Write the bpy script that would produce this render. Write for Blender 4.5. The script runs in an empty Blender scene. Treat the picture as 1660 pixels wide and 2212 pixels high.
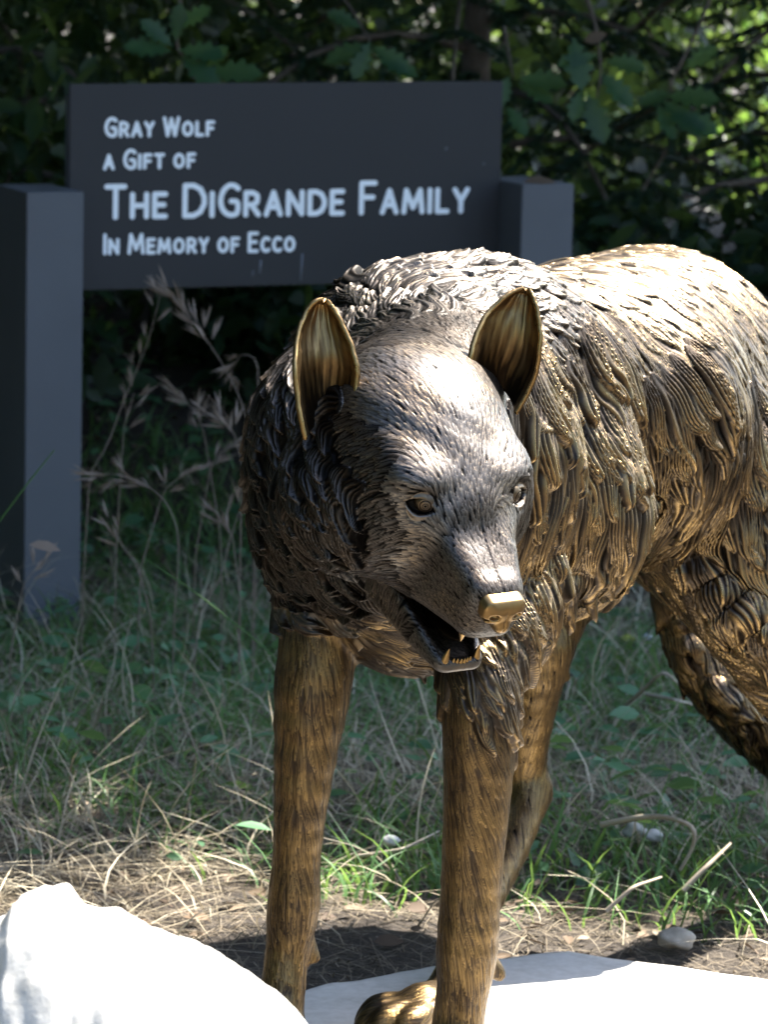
import bpy, bmesh, math, random, time
import numpy as np
from mathutils import Vector, Matrix
T0 = time.time()
rng = np.random.default_rng(7)
random.seed(7)
SC = bpy.context.scene
COL = SC.collection

# ------------------------------------------------------------------ camera
F_PX, CXP, CYP = 7500.0, 830.0, 1106.0          # focal length and centre for a 1660 x 2212 frame
PITCH = math.atan((CYP + 31.0) / F_PX)
ROLL = 0.0229
CAM = np.array([0.0, -3.6, 1.08])
_fw = np.array([0, math.cos(PITCH), -math.sin(PITCH)])
_r = np.array([1.0, 0, 0]); _u = np.cross(_r, _fw)
CR = _r * math.cos(ROLL) + _u * math.sin(ROLL)
CU = -_r * math.sin(ROLL) + _u * math.cos(ROLL)
cd = bpy.data.cameras.new('camera'); cam = bpy.data.objects.new('camera', cd); COL.objects.link(cam)
cam.matrix_world = Matrix(((CR[0], CU[0], -_fw[0], CAM[0]), (CR[1], CU[1], -_fw[1], CAM[1]),
                           (CR[2], CU[2], -_fw[2], CAM[2]), (0, 0, 0, 1)))
cd.sensor_fit = 'VERTICAL'; cd.sensor_height = 36.0; cd.lens = F_PX / 2212.0 * 36.0
cd.clip_start = 0.1; cd.clip_end = 500
cd.dof.use_dof = True; cd.dof.focus_distance = 3.27; cd.dof.aperture_fstop = 15.0
SC.camera = cam

# ------------------------------------------------------------------ sky, sun, exposure
SUN = np.array([0.49, 0.34, 0.80]); SUN /= np.linalg.norm(SUN)
world = bpy.data.worlds.new('World'); SC.world = world; world.use_nodes = True
wn = world.node_tree; bgn = wn.nodes['Background']
sky = wn.nodes.new('ShaderNodeTexSky'); sky.sky_type = 'NISHITA'; sky.sun_disc = False
sky.sun_elevation = math.asin(SUN[2]); sky.sun_rotation = math.atan2(SUN[0], SUN[1])
wn.links.new(sky.outputs[0], bgn.inputs[0]); bgn.inputs[1].default_value = 0.115
sl = bpy.data.lights.new('sun', 'SUN'); sl.energy = 5.0; sl.angle = math.radians(0.53); sl.color = (1.0, 0.95, 0.86)
so = bpy.data.objects.new('sun', sl); COL.objects.link(so)
so.rotation_euler = Vector(SUN).to_track_quat('Z', 'Y').to_euler()
SC.view_settings.view_transform = 'Standard'; SC.view_settings.look = 'None'
SC.view_settings.exposure = 2.5; SC.view_settings.gamma = 1.0; SC.view_settings.use_curve_mapping = False

def W(px, py, Y):
    """world point that lies at the given depth Y along the sight line of a measured photo point"""
    d = _fw + CR * (px - CXP) / F_PX - CU * (py - CYP) / F_PX
    return CAM + d * ((Y - CAM[1]) / d[1])
def RAD(px, Y):
    return px * (Y - CAM[1]) / F_PX

# ------------------------------------------------------------------ helpers
def mesh_np(name, v, f, mat=None, parent=None, smooth=True, link=True):
    """v (n,3); f (m,k) array of equal-sized faces, or list of such arrays"""
    fs = f if isinstance(f, list) else [f]
    me = bpy.data.meshes.new(name)
    v = np.asarray(v, np.float32)
    me.vertices.add(len(v)); me.vertices.foreach_set('co', v.ravel())
    tot = sum(a.size for a in fs); me.loops.add(tot)
    me.loops.foreach_set('vertex_index', np.concatenate([np.asarray(a, np.int32).ravel() for a in fs]))
    n = sum(len(a) for a in fs); me.polygons.add(n)
    cnt = np.concatenate([np.full(len(a), a.shape[1], np.int32) for a in fs])
    me.polygons.foreach_set('loop_start', np.concatenate([[0], np.cumsum(cnt)[:-1]]).astype(np.int32))
    me.update(calc_edges=True)
    if smooth: me.polygons.foreach_set('use_smooth', np.ones(n, bool))
    if mat: me.materials.append(mat)
    if not link: return me
    o = bpy.data.objects.new(name, me); COL.objects.link(o)
    if parent: o.parent = parent
    return o
def tag(o, label=None, cat=None, group=None, kind=None):
    if label: o['label'] = label
    if cat: o['category'] = cat
    if group: o['group'] = group
    if kind: o['kind'] = kind
    return o
def empty(name, loc, label=None, cat=None, group=None, kind=None):
    o = bpy.data.objects.new(name, None); o.location = loc; COL.objects.link(o)
    o.empty_display_size = 0.05
    return tag(o, label, cat, group, kind)
def keep(o, parent):
    """parent a mesh built in world coordinates without moving it"""
    o.parent = parent; o.matrix_parent_inverse = Matrix.Translation(-Vector(parent.location))
    return o
def recentre(o, c):
    """move the origin of a mesh built in world coordinates to c"""
    c = np.asarray(c, float); me = o.data; n = len(me.vertices)
    a = np.empty(n * 3, np.float32); me.vertices.foreach_get('co', a)
    a = (a.reshape(-1, 3) - c).astype(np.float32); me.vertices.foreach_set('co', a.ravel()); o.location = Vector(c); me.update()
    return o

class Mat:
    def __init__(self, name, rough=0.6, metal=0.0, base=(0.5, 0.5, 0.5), spec=0.5):
        self.m = bpy.data.materials.new(name); self.m.use_nodes = True
        self.t = self.m.node_tree; self.b = self.t.nodes['Principled BSDF']
        self.b.inputs['Roughness'].default_value = rough; self.b.inputs['Metallic'].default_value = metal
        self.b.inputs['Base Color'].default_value = (*base, 1); self.b.inputs['Specular IOR Level'].default_value = spec
    def n(self, typ, **kw):
        nd = self.t.nodes.new(typ)
        for k, v in kw.items():
            if k.startswith('i_'):
                key = k[2:]; key = int(key) if key.isdigit() else key.replace('_', ' ')
                nd.inputs[key].default_value = v
            else: setattr(nd, k, v)
        return nd
    def l(self, a, b): self.t.links.new(a, b)
    def coord(self, kind='Object', scale=(1, 1, 1), rot=(0, 0, 0)):
        tc = self.n('ShaderNodeTexCoord'); mp = self.n('ShaderNodeMapping')
        mp.inputs['Scale'].default_value = scale; mp.inputs['Rotation'].default_value = rot
        self.l(tc.outputs[kind], mp.inputs[0]); return mp.outputs[0]
    def noise(self, scale, detail=5, rough=0.55, co=None, dist=0.0):
        nd = self.n('ShaderNodeTexNoise'); nd.inputs['Scale'].default_value = scale
        nd.inputs['Detail'].default_value = detail; nd.inputs['Roughness'].default_value = rough
        nd.inputs['Distortion'].default_value = dist
        self.l(co if co is not None else self.coord(), nd.inputs['Vector']); return nd.outputs['Fac']
    def ramp(self, fac, stops):
        nd = self.n('ShaderNodeValToRGB'); cr = nd.color_ramp
        while len(cr.elements) > 1: cr.elements.remove(cr.elements[-1])
        cr.elements[0].position = stops[0][0]; cr.elements[0].color = (*stops[0][1], 1)
        for p, c in stops[1:]:
            e = cr.elements.new(p); e.color = (*c, 1)
        self.l(fac, nd.inputs[0]); return nd.outputs[0]
    def mix(self, a, b, fac, mode='MIX'):
        nd = self.n('ShaderNodeMix', data_type='RGBA', blend_type=mode)
        for s, x in ((0, fac), (6, a), (7, b)):
            if isinstance(x, (int, float)): nd.inputs[s].default_value = x
            elif isinstance(x, tuple): nd.inputs[s].default_value = (*x, 1)
            else: self.l(x, nd.inputs[s])
        return nd.outputs[2]
    def math(self, op, a, b=0.0):
        nd = self.n('ShaderNodeMath', operation=op)
        for s, x in ((0, a), (1, b)):
            if isinstance(x, (int, float)): nd.inputs[s].default_value = x
            else: self.l(x, nd.inputs[s])
        return nd.outputs[0]
    def bump(self, h, strength=0.3, dist=0.001):
        nd = self.n('ShaderNodeBump'); nd.inputs['Strength'].default_value = strength; nd.inputs['Distance'].default_value = dist
        self.l(h, nd.inputs['Height']); self.l(nd.outputs[0], self.b.inputs['Normal']); return nd
    def col(self, s): self.l(s, self.b.inputs['Base Color'])
    def attr(self, name, out='Fac'):
        nd = self.n('ShaderNodeAttribute', attribute_name=name); return nd.outputs[out]
def lerp(a, b, t): return a + (b - a) * t
# ================================================================== THE BRONZE WOLF
HR = np.array([[0.8448, 0.482, 0.2321], [0.5345, -0.7408, -0.4069], [0.0241, -0.4678, 0.8835]])
HO = np.array([0.0622, -0.4216, 0.6132])
def H(x, y, z): return HO + HR @ np.array([x, y, z])
def toH(p): return (p - HO) @ HR          # inverse (orthonormal)

class Field:
    """signed distance grid: smooth union of rounded cones, ellipsoids and lofts"""
    def __init__(self, lo, hi, h):
        self.lo = np.array(lo, float); self.h = h
        self.n = np.ceil((np.array(hi) - self.lo) / h).astype(int) + 1
        self.g = np.full(self.n, 1.0, np.float32)
    def window(self, lo, hi, m):
        a = np.clip(np.floor((np.array(lo) - m - self.lo) / self.h).astype(int), 0, self.n - 1)
        b = np.clip(np.ceil((np.array(hi) + m - self.lo) / self.h).astype(int) + 1, 1, self.n)
        sl = tuple(slice(a[i], b[i]) for i in range(3))
        ax = [(self.lo[i] + self.h * np.arange(a[i], b[i])).astype(np.float32) for i in range(3)]
        return sl, ax[0][:, None, None], ax[1][None, :, None], ax[2][None, None, :]
    def smin(self, sl, d, k):
        a = self.g[sl]
        if k <= 0: self.g[sl] = np.minimum(a, d); return
        hh = np.maximum(k - np.abs(a - d), 0) / k
        self.g[sl] = np.minimum(a, d) - hh * hh * k * 0.25
    def smax(self, sl, d, k):
        a = self.g[sl]; hh = np.maximum(k - np.abs(a - d), 0) / k
        self.g[sl] = np.maximum(a, d) + hh * hh * k * 0.25
    def cone(self, a, b, ra, rb, k=0.02):
        a = np.asarray(a, float); b = np.asarray(b, float); R = max(ra, rb)
        sl, X, Y, Z = self.window(np.minimum(a, b) - R, np.maximum(a, b) + R, k + 2 * self.h)
        ab = b - a; L2 = max(ab @ ab, 1e-12)
        t = np.clip(((X - a[0]) * ab[0] + (Y - a[1]) * ab[1] + (Z - a[2]) * ab[2]) / L2, 0, 1)
        d = np.sqrt((X - a[0] - t * ab[0]) ** 2 + (Y - a[1] - t * ab[1]) ** 2 + (Z - a[2] - t * ab[2]) ** 2) - (ra + (rb - ra) * t)
        self.smin(sl, d, k)
    def ball(self, c, r, k=0.03): self.cone(c, np.asarray(c) + 1e-4, r, r, k)
    def chain(self, pts, k=0.02):
        P = np.array([p for p, _ in pts]); R = np.array([r for _, r in pts])
        # Catmull-Rom resample, so that limbs bend and taper without rings
        Q, S = [], []
        for i in range(len(P) - 1):
            p0, p1, p2, p3 = [np.append(P[j], R[j]) for j in (max(i - 1, 0), i, i + 1, min(i + 2, len(P) - 1))]
            for t in np.linspace(0, 1, 4)[:-1]:
                Q.append(0.5 * (2 * p1 + (p2 - p0) * t + (2 * p0 - 5 * p1 + 4 * p2 - p3) * t * t + (3 * p1 - p0 - 3 * p2 + p3) * t ** 3))
        Q.append(np.append(P[-1], R[-1])); Q = np.array(Q)
        sl, X, Y, Z = self.window((Q[:, :3] - Q[:, 3:]).min(0), (Q[:, :3] + Q[:, 3:]).max(0), k + 2 * self.h)
        d = None
        for q0, q1 in zip(Q[:-1], Q[1:]):
            a, b, ra, rb = q0[:3], q1[:3], q0[3], q1[3]; ab = b - a; L2 = max(ab @ ab, 1e-12)
            t = np.clip(((X - a[0]) * ab[0] + (Y - a[1]) * ab[1] + (Z - a[2]) * ab[2]) / L2, 0, 1)
            e = np.sqrt((X - a[0] - t * ab[0]) ** 2 + (Y - a[1] - t * ab[1]) ** 2 + (Z - a[2] - t * ab[2]) ** 2) - (ra + (rb - ra) * t)
            if d is None: d = e
            else:
                kk = 0.004; hh = np.maximum(kk - np.abs(d - e), 0) / kk; d = np.minimum(d, e) - hh * hh * kk * 0.25
        self.smin(sl, d, k)
    def ell(self, c, r, Rm=None, k=0.02, sub=False):
        Rm = np.eye(3) if Rm is None else Rm; c = np.asarray(c, float); r = np.asarray(r, float)
        e = np.sqrt(((Rm * r) ** 2).sum(1))
        sl, X, Y, Z = self.window(c - e, c + e, k + 2 * self.h)
        q = [(X - c[0]) * Rm[0, i] + (Y - c[1]) * Rm[1, i] + (Z - c[2]) * Rm[2, i] for i in range(3)]
        k0 = np.sqrt(sum((q[i] / r[i]) ** 2 for i in range(3))) + 1e-6
        k1 = np.sqrt(sum((q[i] / r[i] ** 2) ** 2 for i in range(3))) + 1e-6
        d = k0 * (k0 - 1) / k1
        if sub: self.smax(sl, -d, k)
        else: self.smin(sl, d, k)
    def loft(self, ys, hx, zc, hz, rnd, k=0.01, sub=False, O=None, Rm=None):
        """rounded box section swept along local +y; ys, half widths, centre heights, half heights"""
        O = HO if O is None else O; Rm = HR if Rm is None else Rm
        cs = [O + Rm @ np.array([sx * max(hx), y, z]) for sx in (-1, 1) for y in (ys[0], ys[-1]) for z in (min(zc) - max(hz), max(zc) + max(hz))]
        sl, X, Y, Z = self.window(np.min(cs, 0), np.max(cs, 0), k + 2 * self.h)
        q = [(X - O[0]) * Rm[0, i] + (Y - O[1]) * Rm[1, i] + (Z - O[2]) * Rm[2, i] for i in range(3)]
        y = q[1]; yc = np.clip(y, ys[0], ys[-1])
        ex = np.abs(q[0]) - np.interp(yc, ys, hx) + rnd
        ez = np.abs(q[2] - np.interp(yc, ys, zc)) - np.interp(yc, ys, hz) + rnd
        ym = 0.5 * (ys[0] + ys[-1]); ey = np.abs(y - ym) - 0.5 * (ys[-1] - ys[0]) + rnd
        d = np.sqrt(np.maximum(ex, 0) ** 2 + np.maximum(ez, 0) ** 2 + np.maximum(ey, 0) ** 2) + np.minimum(np.maximum(np.maximum(ex, ez), ey), 0) - rnd
        if sub: self.smax(sl, -d, k)
        else: self.smin(sl, d, k)
    def sample(self, p):
        q = (p - self.lo) / self.h; i = np.clip(np.floor(q).astype(int), 0, self.n - 2); f = (q - i).astype(np.float32)
        g = self.g; s = 0
        for dx in (0, 1):
            for dy in (0, 1):
                for dz in (0, 1):
                    w = (f[:, 0] if dx else 1 - f[:, 0]) * (f[:, 1] if dy else 1 - f[:, 1]) * (f[:, 2] if dz else 1 - f[:, 2])
                    s = s + w * g[i[:, 0] + dx, i[:, 1] + dy, i[:, 2] + dz]
        return s
    def grad(self, p, e=None):
        e = e or self.h; g = np.empty((len(p), 3), np.float32)
        for i in range(3):
            d = np.zeros(3); d[i] = e
            g[:, i] = self.sample(p + d) - self.sample(p - d)
        return g / (np.linalg.norm(g, axis=1, keepdims=True) + 1e-9)
    def nets(self):
        """surface nets -> vertices, quads"""
        g = self.g; s = g < 0; n = self.n
        c = np.zeros(tuple(n - 1), np.int8)
        for dx in (0, 1):
            for dy in (0, 1):
                for dz in (0, 1):
                    c += s[dx:n[0] - 1 + dx, dy:n[1] - 1 + dy, dz:n[2] - 1 + dz]
        act = (c > 0) & (c < 8); idx = np.argwhere(act); vid = np.full(act.shape, -1, np.int32); vid[act] = np.arange(len(idx))
        acc = np.zeros((len(idx), 3)); cnt = np.zeros(len(idx))
        cor = np.array([(a, b, d) for a in (0, 1) for b in (0, 1) for d in (0, 1)])
        vals = [g[idx[:, 0] + o[0], idx[:, 1] + o[1], idx[:, 2] + o[2]] for o in cor]
        for a in range(8):
            for b in range(a + 1, 8):
                if np.abs(cor[a] - cor[b]).sum() != 1: continue
                m = (vals[a] < 0) != (vals[b] < 0)
                t = np.where(m, vals[a] / (vals[a] - vals[b] + 1e-20), 0)
                acc += m[:, None] * (cor[a] + t[:, None] * (cor[b] - cor[a])); cnt += m
        V = self.lo + self.h * (idx + acc / cnt[:, None])
        Q = []
        for ax in range(3):
            sa = [slice(0, n[i] - 1) for i in range(3)]; sb = list(sa); sb[ax] = slice(1, n[ax])
            o1, o2 = [(1, 2), (2, 0), (0, 1)][ax]
            A = s[tuple(sa)]; B = s[tuple(sb)]
            e = np.argwhere(A != B); e = e[(e[:, o1] > 0) & (e[:, o2] > 0)]
            u = np.zeros(3, int); u[o1] = 1; w = np.zeros(3, int); w[o2] = 1
            f = lambda q: vid[q[:, 0], q[:, 1], q[:, 2]]
            q = np.stack([f(e - u - w), f(e - w), f(e), f(e - u)], 1)
            inside = A[e[:, 0], e[:, 1], e[:, 2]]
            q = np.where(inside[:, None], q, q[:, ::-1]); Q.append(q)
        return V, np.concatenate(Q)

def split(V, Tt, mark):
    """conforming 1-to-4/3/2 subdivision: edges whose both ends are marked are split"""
    e = np.sort(np.concatenate([Tt[:, [0, 1]], Tt[:, [1, 2]], Tt[:, [2, 0]]]), 1).astype(np.int64)
    key = e[:, 0] * len(V) + e[:, 1]; uk, inv = np.unique(key, return_inverse=True)
    ue = np.stack([uk // len(V), uk % len(V)], 1)
    sp = mark[ue[:, 0]] & mark[ue[:, 1]]
    mid = np.full(len(uk), -1, np.int64); mid[sp] = len(V) + np.arange(sp.sum())
    V2 = np.concatenate([V, 0.5 * (V[ue[sp, 0]] + V[ue[sp, 1]])])
    m = mid[inv].reshape(3, -1).T; k = (m >= 0).sum(1); out = [Tt[k == 0]]
    a = k == 3; T3, M3 = Tt[a], m[a]
    out += [np.stack([T3[:, 0], M3[:, 0], M3[:, 2]], 1), np.stack([M3[:, 0], T3[:, 1], M3[:, 1]], 1),
            np.stack([M3[:, 2], M3[:, 1], T3[:, 2]], 1), M3]
    for r in range(3):      # one split edge (r)
        a = (k == 1) & (m[:, r] >= 0); Ta, Ma = Tt[a], m[a]
        p, q, s = r, (r + 1) % 3, (r + 2) % 3
        out += [np.stack([Ta[:, p], Ma[:, r], Ta[:, s]], 1), np.stack([Ma[:, r], Ta[:, q], Ta[:, s]], 1)]
        a = (k == 2) & (m[:, r] < 0); Ta, Ma = Tt[a], m[a]      # edges q and s split, r kept
        out += [np.stack([Ta[:, p], Ta[:, q], Ma[:, q]], 1), np.stack([Ta[:, p], Ma[:, q], Ma[:, s]], 1),
                np.stack([Ma[:, s], Ma[:, q], Ta[:, s]], 1)]
    return V2, np.concatenate(out)

FD = Field((-0.27, -0.64, -0.012), (0.68, 1.18, 0.86), 0.0042)
def B(px, py, Y, r): return (W(px, py, Y), RAD(r, Y))
def put(px, py, Y, r, k=0.03): FD.ball(W(px, py, Y), RAD(r, Y), k)
# trunk, mane and chest
FD.cone(W(1095, 860, 0.10), W(1400, 852, 0.55), RAD(255, 0.10), RAD(318, 0.55), 0.03)
put(895, 1000, -0.10, 345, 0.05)
put(885, 800, -0.02, 232, 0.05)
put(1040, 772, 0.03, 214, 0.05)
put(765, 1115, -0.12, 212, 0.04)
put(880, 1240, -0.13, 215, 0.04)
put(1135, 1075, 0.04, 245, 0.05)
put(1225, 1150, 0.06, 150, 0.04)
put(1330, 900, 0.30, 290, 0.05)
FD.cone(W(960, 800, -0.10), H(0, -0.09, 0.0), RAD(180, -0.1), 0.088, 0.04)     # neck
# front legs
FD.chain([B(720, 1240, -0.12, 120), B(688, 1400, -0.15, 86), B(674, 1500, -0.16, 82), B(653, 1700, -0.17, 61), B(641, 1850, -0.17, 51),
          B(634, 1955, -0.17, 56), B(622, 2050, -0.17, 46), B(612, 2130, -0.18, 47), B(598, 2240, -0.20, 50)], 0.012)
FD.cone(W(598, 2240, -0.20), W(580, 2300, -0.27), RAD(50, -0.2), 0.026, 0.02)
FD.chain([B(655, 2035, -0.16, 22), B(679, 2070, -0.165, 13)], 0.010)
FD.chain([B(1060, 1270, -0.10, 150), B(1042, 1440, -0.20, 92), B(1038, 1560, -0.22, 82), B(1033, 1700, -0.22, 73), B(1026, 1800, -0.22, 68), B(1019, 1900, -0.22, 65),
          B(1010, 2050, -0.22, 66), B(1002, 2130, -0.22, 56), B(990, 2212, -0.22, 55), B(980, 2300, -0.24, 55)], 0.012)
FD.cone(W(980, 2300, -0.24), W(970, 2345, -0.32), RAD(55, -0.24), 0.028, 0.02)
FD.chain([B(1060, 2085, -0.20, 22), B(1081, 2107, -0.20, 13)], 0.008)
def G0(px, py):
    d = _fw + CR * (px - CXP) / F_PX - CU * (py - CYP) / F_PX
    return CAM - d * (CAM[2] / d[2])
def paw(c, d, back, rb, k=0.012):
    """four-toed paw: c ground centre, d pointing direction, back = (point, radius) of the pastern it joins"""
    c = np.array([c[0], c[1], 0.0]); d = np.array([d[0], d[1], 0.0]); d /= np.linalg.norm(d); l = np.array([-d[1], d[0], 0])
    FD.cone(back, c - d * 0.015 + [0, 0, .030], rb, 0.025, 0.02)
    FD.ell(c + [0, 0, .022], (0.036, 0.034, 0.022), np.stack([d, l, np.array([0, 0, 1.0])], 1), 0.012)
    for o, f in ((-.027, .018), (-.0095, .034), (.0095, .034), (.027, .018)):
        p0 = c + l * o * .8 + d * (f - .016) + [0, 0, .028]; p1 = c + l * o * 1.05 + d * (f + .004) + [0, 0, .026]; p2 = c + l * o * 1.1 + d * (f + .018) + [0, 0, .0135]
        FD.chain([(p0, .0145), (p1, .0140), (p2, .0115)], 0.004)
        FD.cone(p2 + d * .006 + [0, 0, .002], p2 + d * .020 - [0, 0, .007], .0040, .0012, 0.002)
paw(W(575, 2330, -0.27), (-.15, -1), W(598, 2240, -0.20), RAD(46, -.2))
paw(W(968, 2375, -0.33), (-.05, -1), W(980, 2300, -0.24), RAD(50, -.24))
# right hind leg stepping under the body
FD.chain([B(1290, 960, 0.52, 190), B(1215, 1180, 0.36, 120), B(1165, 1400, 0.26, 76), B(1143, 1520, 0.28, 62), B(1130, 1640, 0.30, 52), B(1144, 1712, 0.30, 46)], 0.02)
FD.chain([B(1144, 1712, 0.30, 46), B(1100, 1830, 0.23, 44), B(1030, 1985, 0.12, 38), B(985, 2090, 0.045, 40), B(950, 2160, 0.01, 38)], 0.014)
paw(G0(886, 2240), (-.80, -.60), W(958, 2150, 0.0), RAD(36, 0.02))
# left hind leg, leaving the frame
FD.chain([B(1490, 1000, 0.46, 232), B(1580, 1180, 0.40, 180), B(1645, 1310, 0.38, 130), B(1700, 1430, 0.46, 92), B(1760, 1640, 0.66, 50), B(1800, 1740, 0.72, 46)], 0.03)
FD.chain([B(1800, 1740, 0.72, 46), B(1782, 1860, 0.70, 42)], 0.014)
hk = W(1782, 1860, 0.70); FD.chain([(hk, 0.024), (np.array([hk[0] - 0.015, hk[1] - 0.03, 0.05]), 0.026)], 0.014)
paw((hk[0] - 0.03, hk[1] - .075), (-.4, -.9), np.array([hk[0] - 0.015, hk[1] - 0.03, 0.05]), 0.026)
put(1530, 1070, 0.40, 165, 0.07); put(1440, 1040, 0.38, 150, 0.06)
# tail held low behind the thigh
FD.chain([B(1560, 900, 0.92, 110), B(1470, 1120, 0.88, 72), B(1462, 1290, 0.84, 52), B(1510, 1420, 0.82, 58), B(1585, 1520, 0.82, 62), B(1670, 1610, 0.84, 58), B(1745, 1720, 0.86, 25)], 0.02)
# hanging tufts along mane, chest, belly, thigh and tail
def tuft(x0, y0, x1, y1, Y, r, Y1=None):
    k = 0.75 + 0.3 * math.sin(x0 * 1.7); j = 10 * math.sin(x1 * 2.3)
    FD.cone(W(x0, y0, Y), W(x1 + j, y0 + (y1 - y0) * (0.82 + 0.2 * math.sin(x1)), Y if Y1 is None else Y1), RAD(r * k, Y), RAD(r * 0.10, Y), 0.010)
for t in [(590, 1260, 604, 1322, -.12, 26), (625, 1290, 640, 1372, -.15, 28), (665, 1300, 682, 1380, -.18, 30), (705, 1310, 722, 1388, -.2, 30), (745, 1320, 768, 1402, -.2, 34),
          (790, 1350, 815, 1428, -.18, 40), (840, 1380, 872, 1456, -.17, 40), (890, 1400, 925, 1472, -.17, 38), (930, 1400, 955, 1478, -.17, 30),
          (1100, 1290, 1112, 1420, -.12, 45), (1140, 1280, 1152, 1412, -.08, 45), (1175, 1270, 1196, 1400, -.06, 42), (1220, 1260, 1240, 1376, -.04, 40), (1262, 1240, 1288, 1378, -.02, 34),
          (1290, 1220, 1318, 1344, 0, 32), (1310, 1190, 1342, 1318, .02, 30), (1325, 1150, 1352, 1262, .04, 34), (1352, 1100, 1386, 1222, .08, 36), (1390, 1100, 1412, 1220, .16, 34),
          (1430, 1110, 1448, 1206, .3, 34), (1460, 1120, 1492, 1232, .36, 32), (1500, 1180, 1516, 1300, .34, 36), (1535, 1240, 1552, 1360, .34, 38), (1575, 1290, 1596, 1412, .33, 38), (1620, 1330, 1644, 1452, .33, 40),
          (1440, 1230, 1410, 1320, .80, 30), (1450, 1290, 1428, 1372, .80, 30), (1475, 1350, 1462, 1450, .80, 34), (1490, 1400, 1478, 1508, .8, 34), (1550, 1490, 1537, 1592, .78, 28), (1575, 1520, 1580, 1605, .78, 30), (1610, 1550, 1612, 1668, .79, 36), (1480, 1180, 1496, 1290, .33, 50), (1520, 1230, 1532, 1350, .32, 50), (1560, 1280, 1578, 1405, .31, 52), (1605, 1330, 1620, 1450, .31, 54), (1650, 1370, 1668, 1500, .31, 54),
          (1205, 1440, 1224, 1482, .25, 20)]:
    tuft(*t)
# head
sgn = (-1, 1)
FD.ell(H(0, -0.085, 0.004), (0.088, 0.105, 0.078), HR, 0.03)
FD.ell(H(0, -0.015, 0.004), (0.066, 0.062, 0.040), HR, 0.03)
for s_ in sgn:
    FD.ell(H(s_ * 0.046, -0.002, 0.030), (0.028, 0.024, 0.013), HR, 0.02)
    FD.ell(H(s_ * 0.049, -0.010, 0.000), (0.030, 0.026, 0.028), HR, 0.02)
    FD.ell(H(s_ * 0.046, -0.040, 0.014), (0.036, 0.052, 0.036), HR, 0.02)
    FD.ell(H(s_ * 0.056, -0.035, -0.034), (0.046, 0.062, 0.054), HR, 0.03)
    FD.ell(H(s_ * 0.066, -0.080, -0.055), (0.05, 0.06, 0.055), HR, 0.04)
put(745, 1090, -0.235, 120, 0.07); put(820, 1230, -0.255, 95, 0.06); put(700, 930, -0.17, 120, 0.07)
# muzzle: deep and narrow, straight bridge
FD.loft([-0.03, 0.02, 0.05, 0.09, 0.117], [0.064, 0.053, 0.043, 0.034, 0.029], [-0.028, -0.037, -0.041, -0.049, -0.053], [0.052, 0.052, 0.045, 0.033, 0.029], 0.018, 0.024)
# lower jaw tray
FD.loft([-0.03, 0.0, 0.04, 0.075, 0.092], [0.048, 0.045, 0.036, 0.029, 0.024], [-0.102, -0.108, -0.119, -0.128, -0.131], [0.022, 0.020, 0.015, 0.0095, 0.0080], 0.010, 0.012)
FD.loft([0.005, 0.03, 0.06, 0.086], [0.030, 0.028, 0.021, 0.015], [-0.094, -0.100, -0.110, -0.117], [0.016, 0.015, 0.013, 0.010], 0.006, 0.004, sub=True)
FD.loft([0.002, 0.05, 0.088], [0.034, 0.026, 0.019], [-0.088, -0.084, -0.082], [0.012, 0.018, 0.022], 0.006, 0.004, sub=True)
FD.loft([-0.002, 0.03, 0.06, 0.10, 0.13], [0.056, 0.052, 0.044, 0.036, 0.034], [-0.087, -0.092, -0.0965, -0.097, -0.097], [0.0030, 0.0050, 0.008, 0.0145, 0.019], 0.002, 0.003, sub=True)
FD.ell(H(.035, .034, -.092), (.0075, .040, .024), HR, 0.006)  # added lip flap on the hidden side, keeps sun out of the mouth
print('sdf', round(time.time() - T0, 1))
WV, WQ = FD.nets(); WT = np.concatenate([WQ[:, [0, 1, 2]], WQ[:, [0, 2, 3]]])
print('nets', len(WV), round(time.time() - T0, 1))
def relax(V, it=2):
    for _ in range(it):
        g = FD.grad(V); V = V - g * FD.sample(V)[:, None]
    return V
# keep only the connected outside (drop crumbs) is not needed: the union is one body
toC = CAM - np.array([0, 0, 0.0])
def visible(V, N, lim=-0.3):
    d = CAM - V; d /= np.linalg.norm(d, axis=1, keepdims=True)
    z = (V - CAM) @ _fw; px = CXP + F_PX * ((V - CAM) @ CR) / z; py = CYP - F_PX * ((V - CAM) @ CU) / z
    return ((N * d).sum(1) > lim) & (px < 1720) & (px > 450) & (py < 2260), px, py
WV = relax(WV, 1)
WV, WT = split(WV, WT, np.ones(len(WV), bool)); WV = relax(WV, 2)
FINE = True
if FINE:
    vis, _, _ = visible(WV, FD.grad(WV)); WV, WT = split(WV, WT, vis); WV = relax(WV, 1)
WN = FD.grad(WV)
print('tris', len(WT), 'verts', len(WV), round(time.time() - T0, 1))
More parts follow.
